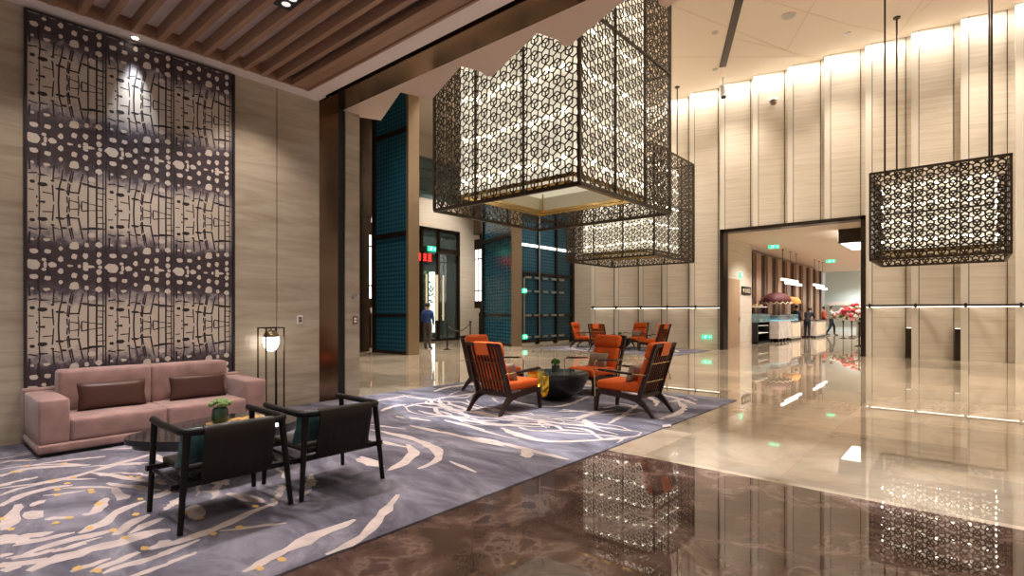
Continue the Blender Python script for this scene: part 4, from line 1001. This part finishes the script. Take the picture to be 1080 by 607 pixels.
# ================================================================== PEOPLE
def person(loc,rz,label,J,top,bottom,sleeve_bare=False,hgt=1.0,head_turn=0.):
    """J: joint positions, local, facing +x"""
    t=thing('person',label,'person',loc,rz)
    V=[];E=[];R_=[];reg=[]
    def v(p,r,rg): V.append(Vector(p)*hgt); R_.append(r*hgt); reg.append(rg); return len(V)-1
    def chain(start,seq,rg):
        prev=start
        for p,r in seq:
            i=v(p,r,rg); 
            if prev is not None: E.append((prev,i))
            prev=i
        return prev
    pel=v(J['pelvis'],.135,'pants')
    waist=chain(pel,[(J['waist'],.125)],'shirt'); ch=chain(waist,[(J['chest'],.15)],'shirt'); up=chain(ch,[(J['upper'],.115)],'shirt')
    nk=chain(up,[(J['neck'],.055)],'skin'); hd=chain(nk,[(J['chin'],.066),(J['head'],.092),(J['crown'],.07)],'skin')
    for sd_ in ('l','r'):
        sh=chain(up,[(J['sh_'+sd_],.068)],'shirt'); el=chain(sh,[((Vector(J['sh_'+sd_])*.5+Vector(J['el_'+sd_])*.5),.052),(J['el_'+sd_],.043)],'shirt')
        wr=chain(el,[(J['wr_'+sd_],.030)],'shirt' if not sleeve_bare else 'skin')
        W=Vector(J['wr_'+sd_]); D=(W-Vector(J['el_'+sd_])).normalized()
        pm=chain(wr,[(W+D*.05,.032)],'skin')
        S=Vector((1,0,0)); S=(S-D*S.dot(D)).normalized(); Bn=D.cross(S).normalized()
        for k,(off,ln) in enumerate(((-.027,.065),(-.009,.075),(.009,.072),(.027,.055))):
            chain(pm,[(W+D*.085+S*off,.010),(W+D*(.085+ln*.55)+S*off*1.1+Bn*.008,.009),(W+D*(.085+ln)+S*off*1.1+Bn*.022,.0075)],'skin')
        chain(pm,[(W+D*.06+S*.045,.011),(W+D*.09+S*.06+Bn*.01,.009)],'skin')
        hp=chain(pel,[(J['hip_'+sd_],.095)],'pants'); kn=chain(hp,[(Vector(J['hip_'+sd_])*.5+Vector(J['kn_'+sd_])*.5,.078),(J['kn_'+sd_],.058)],'pants')
        an=chain(kn,[(Vector(J['kn_'+sd_])*.6+Vector(J['an_'+sd_])*.4,.052),(J['an_'+sd_],.040)],'pants')
        A=Vector(J['an_'+sd_]); chain(an,[(A+Vector((.02,0,-.045)),.040),(A+Vector((.13,0,-.055)),.030),(A+Vector((.19,0,-.06)),.020)],'shoe')
    me=bpy.data.meshes.new('body'); me.from_pydata([tuple(p) for p in V],E,[])
    o=bpy.data.objects.new('body',me); COL.objects.link(o)
    sk=o.modifiers.new('skin','SKIN'); sk.use_smooth_shade=True
    for i,sv in enumerate(me.skin_vertices[0].data): sv.radius=(R_[i],R_[i]); sv.use_root=(i==0)
    sb=o.modifiers.new('sub','SUBSURF'); sb.levels=1; sb.render_levels=1
    dg=bpy.context.evaluated_depsgraph_get(); nm=bpy.data.meshes.new_from_object(o.evaluated_get(dg)); o.modifiers.clear(); o.data=nm
    nm.materials.clear(); nm.materials.append(M['skin']); o.parent=t
    # nearest skeleton segment decides which garment covers each face
    segs=[(V[a],V[b],reg[b]) for a,b in E]
    def region(p):
        best=None
        for a,b,rg in segs:
            d=b-a; k=max(0,min(1,(p-a).dot(d)/max(1e-9,d.dot(d)))); q=(p-a-d*k).length
            if best is None or q<best[0]: best=(q,rg)
        return best[1]
    fr={}
    for f in nm.polygons: fr[f.index]=region(Vector(f.center))
    for nme,rg,mat,off in (('shirt','shirt',top,.012),('trousers','pants',bottom,.014),('shoes','shoe',M['shoe'],.010)):
        bm=bmesh.new(); bm.from_mesh(nm); bm.normal_update(); bm.faces.ensure_lookup_table()
        for vv in bm.verts: vv.co=vv.co+vv.normal*off
        bmesh.ops.delete(bm,geom=[f for f in bm.faces if fr[f.index]!=rg],context='FACES')
        gm=bpy.data.meshes.new(nme); bm.to_mesh(gm); bm.free(); gm.materials.clear(); gm.materials.append(mat)
        gm.polygons.foreach_set('use_smooth',[True]*len(gm.polygons))
        go=bpy.data.objects.new(nme,gm); COL.objects.link(go); go.parent=t
    hp=Vector(J['head'])*hgt
    s=MB(); n=16
    for_=[]
    s.ball((hp.x-.012,hp.y,hp.z+.022),.108*hgt,16,sc=(1,.93,1.05)); h=s.build('hair',M['hair'],t,smooth=80)
    bm=bmesh.new(); bm.from_mesh(h.data)
    bmesh.ops.delete(bm,geom=[v_ for v_ in bm.verts if v_.co.z<hp.z-.03 or (v_.co.x>hp.x+.045 and v_.co.z<hp.z+.06)],context='VERTS'); bm.to_mesh(h.data); bm.free()
    s=MB(); s.add([(hp.x+.085,hp.y-.012,hp.z-.04),(hp.x+.085,hp.y+.012,hp.z-.04),(hp.x+.082,hp.y,hp.z+.005),(hp.x+.118,hp.y,hp.z-.035)],[(0,1,3),(1,2,3),(2,0,3),(0,2,1)]); s.build('nose',M['skin'],t,smooth=80)
    s=MB()
    for y in (-.032,.032): s.ball((hp.x+.086,hp.y+y,hp.z+.004),.011,8)
    s.build('eyes',M['eye'],t,smooth=80)
    s=MB(); s.ball((hp.x+.084,hp.y,hp.z-.068),.02,8,sc=(.5,1.1,.35)); s.build('mouth',plain('lips',(.35,.13,.11),.5),t,smooth=80)
    s=MB()
    for y in (-.094,.094): s.ball((hp.x-.005,hp.y+y,hp.z-.01),.026,8,sc=(.7,.35,1.2))
    s.build('ears',M['skin'],t,smooth=80)
    return t
STAND=dict(pelvis=(0,0,.95),waist=(0,0,1.08),chest=(.01,0,1.27),upper=(0,0,1.41),neck=(.005,0,1.49),chin=(.02,0,1.57),head=(.02,0,1.64),crown=(.01,0,1.71),
 sh_l=(0,.18,1.41),sh_r=(0,-.18,1.41),el_l=(-.02,.245,1.13),el_r=(-.02,-.245,1.13),wr_l=(.14,.17,.98),wr_r=(.14,-.17,.98),
 hip_l=(0,.09,.90),hip_r=(0,-.09,.90),kn_l=(.02,.10,.50),kn_r=(.01,-.10,.50),an_l=(0,.11,.085),an_r=(-.03,-.11,.085))
WALK=dict(STAND,kn_l=(.16,.09,.52),an_l=(.17,.09,.09),kn_r=(-.05,-.09,.50),an_r=(-.26,-.09,.11),el_l=(-.12,.24,1.15),wr_l=(-.02,.24,.93),el_r=(.06,-.24,1.14),wr_r=(.24,-.2,1.02))
LEAN=dict(STAND,waist=(.06,0,1.08),chest=(.16,0,1.24),upper=(.22,0,1.35),neck=(.27,0,1.41),chin=(.31,0,1.46),head=(.34,0,1.53),crown=(.34,0,1.60),sh_l=(.22,.18,1.34),sh_r=(.22,-.18,1.34),el_l=(.30,.23,1.10),el_r=(.30,-.23,1.10),wr_l=(.50,.15,1.02),wr_r=(.50,-.15,1.02))
person((-15.75,13.35,0),PI*.62,'person in a blue jacket standing at the entrance door, hands in front',dict(STAND),M['blue_cloth'],M['grey_cloth'])
person((-6.55,32.1,0),1.35,'person in a black suit bending forward beside the far shop counter',dict(LEAN),M['dark_cloth'],M['dark_cloth'])
person((-6.9,31.3,0),1.2,'person in a black suit standing at the near end of the far shop counter',dict(STAND),M['dark_cloth'],M['dark_cloth'])
person((-6.75,37.6,0),.3,'person in a red top and navy trousers inside the shop',dict(STAND),M['red_cloth'],M['navy_cloth'])
person((-6.25,37.0,0),.2,'person in a white shirt and dark trousers walking in the shop',dict(WALK),M['white_cloth'],M['dark_cloth'],sleeve_bare=True)
# ================================================================== SHOP
XS=-7.7
ZS=4.36
mb=MB(); mb.box((XS-.5,YF+.5,ZS),(3.5,46,ZS+.1)); struct(mb.build('ceiling.003',M['ceil_white']),'white ceiling of the shop')
mb=MB(); mb.box((-7.5,YF+.4,0),(-7.2,24.6,ZS)); sw=struct(mb.build('wall_shop_left',M['travertine']),'pale stone wall just inside the shop')
w=MB(); w.box((XS-.3,24.6,0),(XS,40,ZS-.05))
q=24.8
while q<40:
    w.box((XS,q,0),(XS+.10,q+.75,ZS-.15),0); w.box((XS,q+1.05,0),(XS+.05,q+1.13,ZS-.15),1); w.box((XS,q+1.25,0),(XS+.14,q+1.4,ZS-.15),1); q+=1.9
struct(w.build('wall_shop_left.001',[M['shop_wood'],M['shop_groove']]),'shop wall of brown timber pilasters')
q=25.9
k=0
while q<40:
    s=MB(); s.box((XS+.0,q,.9),(XS+.03,q+.12,1.6)); q+=1.9
mb=MB(); mb.box((XS-.3,45,0),(3.5,45.3,ZS)); struct(mb.build('wall_shop_end',M['shop_end']),'pale blue end wall of the shop')
mb=MB(); mb.box((-7.7,44.2,1.9),(-3.2,44.9,2.15)); struct(mb.build('trim_8',M['white_plastic']),'white ledge on the shop end wall')
mb=MB(); mb.box((3.3,YF+.5,0),(3.5,46,ZS)); struct(mb.build('wall_shop_right',M['travertine']))
mb=MB(); mb.box((-2.6,38,0),(3.4,38.2,ZS)); struct(mb.build('wall_shop_right.001',M['far_glass']),'dark glazed wall at the right of the shop')
dr=MB(); dr.box((-7.2,21.0,0),(-7.17,22.9,2.75)); d2=struct(dr.build('door_2',M['door_wood']),'plain timber door in the shop side wall'); s=MB(); s.box((-7.17,22.75,1.0),(-7.13,22.8,1.2)); s.build('door_handle',M['steel'],d2)
t=thing('sign_plate','small dark sign plate with pale characters on the shop wall above the pastry shelves','sign',(-7.18,23.75,2.32),PI/2)
s=MB(); s.box((-.62,-.02,-.17),(.62,.0,.17)); s.build('board',M['bronze'],t)
s=MB()
for x in (-.20,-.02,.06,.22,.40): s.box((x,-.03,-.09),(x+.05,-.02,.09))
s.box((.22,-.03,-.09),(.45,-.02,-.06)); s.box((.22,-.03,.06),(.45,-.02,.09)); s.box((-.46,-.03,-.07),(-.34,-.02,.07)); s.build('characters',M['cream_trim'],t)
# pastry shelves by the wall
t=thing('pastry_shelf','glass-fronted pastry shelf unit against the shop wall, left of the cart','shelf',(-7.25,25.52,0))
s=MB(); s.box((-.40,-0.9,0),(.30,0.9,.08)); s.box((-.40,-.9,0),(-.34,.9,2.1)); 
for y in (-.9,.85): s.box((-.4,y,0),(.3,y+.05,.95))
s.build('cabinet_body',M['black_metal'],t)
for z in (.45,.78,1.62): 
    s=MB(); s.box((-.36,-.85,z),(.26,.85,z+.03)); s.build('shelf_board',M['white_plastic'],t)
s=MB(); s.box((-.34,-.9,.95),(.32,.9,1.33)); s.build('glass_case',M['shop_glass'],t)
q=random.Random(2)
for k in range(8):
    s=MB(); s.ball((0,0,.05),.075,10,sc=(1,1,.66)); o=s.build('pastry',M['cake'],None,smooth=60); o.location=(-7.25+q.uniform(-.1,.15),24.85+k*.19,1.652)
    tag(o,'golden bun in the row on the top board of the pastry shelf','pastry','buns on the pastry shelf')
# cart with umbrella
t=thing('vending_cart','grey display cart on small wheels under a maroon scalloped umbrella','cart',(-6.95,27.62,0))
s=MB(); s.box((-.38,-1.1,.17),(.38,1.1,.98)); s.build('cart_body',M['counter_marble'],t)
s=MB(); s.box((-.36,-1.08,.98),(.36,1.08,1.22)); s.build('glass_case',M['shop_glass'],t)
s=MB(); s.box((-.30,-1.0,.985),(.30,1.0,1.03)); s.build('lit_tray',plain('lit_tray',(.5,.8,.9),.3,emit=(.5,.85,1),estr=1.2),t)
s=MB(); s.box((-.42,-1.14,1.22),(.42,1.14,1.25)); s.build('cart_lid',M['steel'],t)
for x in (-.3,.3):
    for y in (-.9,-.3,.3,.9):
        s=MB(); s.tube([(x-.03,y,.085),(x+.03,y,.085)],.085,n=14); s.box((x-.02,y-.02,.08),(x+.02,y+.02,.18)); s.build('wheel',M['black_metal'],t,smooth=50)
for y in (-.55,.45):
    s=MB(); s.tube([(0,y,1.2),(0,y,2.15)],.02,n=8); s.build('umbrella_pole',M['bronze'],t)
s=MB(); n=32; prof=[(1.0,1.83),(.97,1.98),(.82,2.12),(.58,2.22),(.3,2.28),(.02,2.30)]
vs=[];fs=[]
for i,(r_,z) in enumerate(prof):
    for k in range(n): 
        a=2*PI*k/n; sc_=(.09*abs(math.sin(a*8)) if i==0 else 0)
        vs.append((.62*r_*math.cos(a),r_*math.sin(a),z-sc_+.05))
for i in range(len(prof)-1):
    for k in range(n): fs.append((i*n+k,i*n+(k+1)%n,(i+1)*n+(k+1)%n,(i+1)*n+k))
s.add(vs,fs); u=s.build('canopy',M['maroon'],t,smooth=60); md=u.modifiers.new('s','SOLIDIFY'); md.thickness=.02
s=MB(); 
for k in range(n): a=2*PI*k/n; b=2*PI*(k+1)/n; za=1.88-.09*abs(math.sin(a*8)); zb_=1.88-.09*abs(math.sin(b*8)); s.beam((.63*1.0*math.cos(a),1.01*math.sin(a),za),(.63*1.0*math.cos(b),1.01*math.sin(b),zb_),.02,.03)
s.build('scallop_trim',M['cream_trim'],t)
t=thing('parasol','small orange parasol behind the maroon umbrella','umbrella',(-7.05,30.92,0))
s=MB(); s.lathe([(.45,1.85),(.42,2.05),(.28,2.18),(.02,2.22)],n=20); s.build('canopy',M['orange_canvas'],t,smooth=60); s=MB(); s.tube([(0,0,0),(0,0,2.15)],.02,n=8); s.lathe([(.16,0),(.16,.05)],n=14); s.build('pole',M['bronze'],t)
# display cases
def case(x,y,L,label,lit):
    t=thing('display_counter',label,'counter',(x,y,0),0,'display counters along the shop wall')
    s=MB(); s.box((-.38,-L/2,.10),(.38,L/2,.92)); 
    s.build('counter_body',M['counter_marble'],t)
    s=MB(); s.box((-.34,-L/2+.04,0),(.34,L/2-.04,.10)); s.build('kickboard',M['black_metal'],t)
    s=MB(); s.box((-.40,-L/2-.02,.92),(.40,L/2+.02,.97)); s.build('counter_top',M['black_metal'],t)
    n=max(2,int(L/.55))
    for k in range(n):
        s=MB(); a=-L/2+.06+k*(L-.12)/n; s.box((.38,a+.03,.18),(.395,a+(L-.12)/n-.03,.84)); s.build('front_panel',M['cream_trim'],t)
    if lit:
        s=MB(); s.box((-.30,-L/2+.1,.97),(.30,L/2-.1,1.30)); s.build('glass_case',M['shop_glass'],t)
        s=MB(); s.box((-.25,-L/2+.15,.98),(.25,L/2-.15,1.02)); s.build('lit_tray',bpy.data.materials['lit_tray'],t)
case(-6.95,29.80,1.8,'display counter with glass case right of the umbrella cart',True)
case(-6.62,34.1,2.6,'display counter with cream panels where the people in black suits stand',False)
# linear pendants
def pendant(x,y,z,L,label):
    t=thing('pendant_light',label,'pendant light',(x,y,z),0,'linear pendant lights in the shop')
    for k,(dz,dx) in enumerate(((0,0),(-.16,.12))):
        s=MB(); s.box((dx-.05,-L/2+k*.25,dz-.05),(dx+.05,L/2+k*.25,dz+.05)); s.build('light_bar',M['lamp_white'],t)
        s=MB(); s.box((dx-.06,-L/2+k*.25,dz+.05),(dx+.06,L/2+k*.25,dz+.07)); s.build('bar_cover',M['brass'],t)
    for yy in (-L/2+.2,0.1,L/2-.2):
        s=MB(); s.tube([(0,yy,.05),(0,yy,ZS-z)],.008,n=6); s.lathe([(.06,ZS-z-.02),(.06,ZS-z)],c=(0,yy,0),n=10); s.build('cord',M['bronze'],t)
pendant(-6.6,28.6,2.95,3.0,'pair of glowing pendant bars above the umbrella cart')
pendant(-6.55,35.0,2.95,2.6,'pair of glowing pendant bars deeper in the shop above the far counter')
t=thing('ceiling_lightbox','lit rectangular box light at the top right of the shop opening','light',(-2.95,23.0,ZS))
s=MB(); s.box((-.55,-1.0,-.5),(.8,1.6,0)); s.build('housing',M['bronze'],t); s=MB(); s.box((-.57,-.9,-.42),(-.55,1.5,-.08)); s.box((-.48,-.9,-.52),(.7,1.5,-.5)); s.build('diffuser',M['lamp_white'],t)
# flower display
t=thing('flower_display','large red, white and violet flower display on a stand in the shop','flowers',(-4.65,35.6,0))
s=MB(); s.lathe([(.5,0),(.5,.06),(.12,.1),(.10,.75),(.3,.95)],n=20); s.build('stand',M['steel'],t,smooth=40)
q=random.Random(9)
for nme,mt,n_,xr in (('red_blooms','petal_red',46,(-.7,1.3)),('white_blooms','petal_white',24,(-1.3,.2)),('pink_blooms','petal_pink',20,(-1.2,.6)),('violet_blooms','petal_blue',14,(.1,1.2))):
    s=MB()
    for k in range(n_): 
        x=q.uniform(*xr); s.ball((x,q.uniform(-.5,.5),1.3+q.uniform(-.35,.45)*(1-abs(x)/1.7)+(.15 if mt=='petal_red' else (-.15 if mt=='petal_blue' else 0))),q.uniform(.10,.17),8,sc=(1,1,.8))
    o=s.build(nme,M[mt],t,smooth=60); o['kind']='stuff'
s=MB()
for k in range(40):
    x=q.uniform(-1.2,1.2); s.ball((x,q.uniform(-.4,.4),1.2+q.uniform(-.25,.5)*(1-abs(x)/1.7)),.11,6)
o=s.build('foliage',M['leaf'],t,smooth=60); o['kind']='stuff'
SG='black stanchions in the shop'
stanchion(-5.02,33.0,.95,'left of the two black stanchions in front of the flower display',SG)
stanchion(-4.62,32.9,.95,'right of the two black stanchions in front of the flower display',SG)
stanchion(-3.35,25.7,1.0,'black stanchion just inside the right edge of the shop opening',SG)
# ================================================================== LIGHTS
def spot(loc,target,power,angle,blend=.6,col=(1,.86,.68),r=.05):
    l=bpy.data.lights.new('spot','SPOT'); l.energy=power; l.spot_size=math.radians(angle); l.spot_blend=blend; l.color=col; l.shadow_soft_size=r
    o=bpy.data.objects.new('spot_lamp',l); COL.objects.link(o); o.location=loc
    o.rotation_euler=(Vector(target)-Vector(loc)).to_track_quat('-Z','Y').to_euler(); return o
def area(loc,target,power,sx,sy,col=(1,.86,.68)):
    l=bpy.data.lights.new('area','AREA'); l.energy=power; l.shape='RECTANGLE'; l.size=sx; l.size_y=sy; l.color=col
    o=bpy.data.objects.new('area_lamp',l); COL.objects.link(o); o.location=loc
    o.rotation_euler=(Vector(target)-Vector(loc)).to_track_quat('-Z','Y').to_euler(); return o
WARM=(1,.89,.76)
# hall ceiling downlights; the farthest row is added to brighten the far wall
for x in (-13,-9.5,-6.2,-2.8,.6,4,7):
    for y in (8.5,12.5,16.5,18.6): spot((x,y,ZH-.05),(x,y,0),560,95,.8,WARM,.12)
# band along the edge of the soffit
for k in range(9):
    x=-7.4+k*1.6; spot((x,6.0,ZH-.05),(x,5.15,0),2900,17,.7,(.93,.95,1),.06)
# cove washing the far wall
area((-1.7,YF-.22,ZH-.03),(-1.7,YF+.12,5.0),280,21,.10,(1,.94,.86))
# entrance
for x,y in ((-11.5,9.5),(-10.2,6.6),(-13.0,11.5),(-12.5,14.5)): spot((x,y,ZH-.05),(x,y,0),900,60,.8,(1,.92,.82),.1)  # lamps added to brighten the hall floor near the entrance
for y in (9,13,17): spot((-17.6,y,ZH-.05),(-17.8,y,0),1500,80,.8,(1,.9,.8),.1)
spot((-22.6,17.2,6.5),(-22.2,18.0,0),900,90,.8,(.9,1,.9),.1)
spot((-20.6,16.6,6.5),(-22,17.8,2),500,90,.8,(.9,1,.9),.1)
# lounge
spot((XW+.15,1.86,ZL-.02),(XW+.02,1.92,2.1),150,40,1.0,(.84,.92,1),.03)
for x,y in ((-6.6,1.0),(-6.5,2.6),(-5.2,.4),(-5.2,2.0),(-3.5,3.4),(-5.4,3.5),(-1.5,2),(1,2),(-2,-.5),(-6.9,3.2)):
    spot((x,y,ZL-.02),(x,y,0),85,100,.7,(1,.88,.78),.04)  # fill lamps added under the slats, without fittings of their own
spot((-5.36,2.62,ZL-.03),(-4.6,1.7,0),330,88,.8,(1,.90,.84),.03)
spot((-5.36,.6,ZL-.03),(-5.2,.6,0),190,80,.8,(.93,.93,1),.03)
# near chairs
for x,y in ((-4.2,5.9),(-6.2,6.0)): pass
# shop
for y in (23,27,31,35,39,43):
    for x in (-5.5,-3): spot((x,y,ZS-.03),(x-.3,y,0),560,125,.8,(1,.92,.84),.08)
wd=bpy.data.worlds.new('World'); sc.world=wd; wd.use_nodes=True
bg=wd.node_tree.nodes['Background']; bg.inputs[0].default_value=(1,.88,.78,1); bg.inputs[1].default_value=.34
# ================================================================== CAMERA / VIEW
cam=bpy.data.cameras.new('camera'); co=bpy.data.objects.new('camera',cam); COL.objects.link(co)
co.location=(0,0,EYE); co.rotation_euler=(PI/2,0,YAW); cam.sensor_width=36; cam.lens=36*FPX/1080; cam.shift_y=(VH-303.5)/1080
cam.clip_start=.05; cam.clip_end=200
sc.camera=co
sc.view_settings.view_transform='Standard'; sc.view_settings.look='None'; sc.view_settings.gamma=1; sc.view_settings.use_curve_mapping=False
sc.view_settings.exposure=0.5
sc.cycles.use_denoising=True; sc.cycles.max_bounces=8; sc.cycles.diffuse_bounces=4; sc.cycles.glossy_bounces=4
sc.cycles.sample_clamp_indirect=6.0; sc.cycles.caustics_reflective=False; sc.cycles.caustics_refractive=False
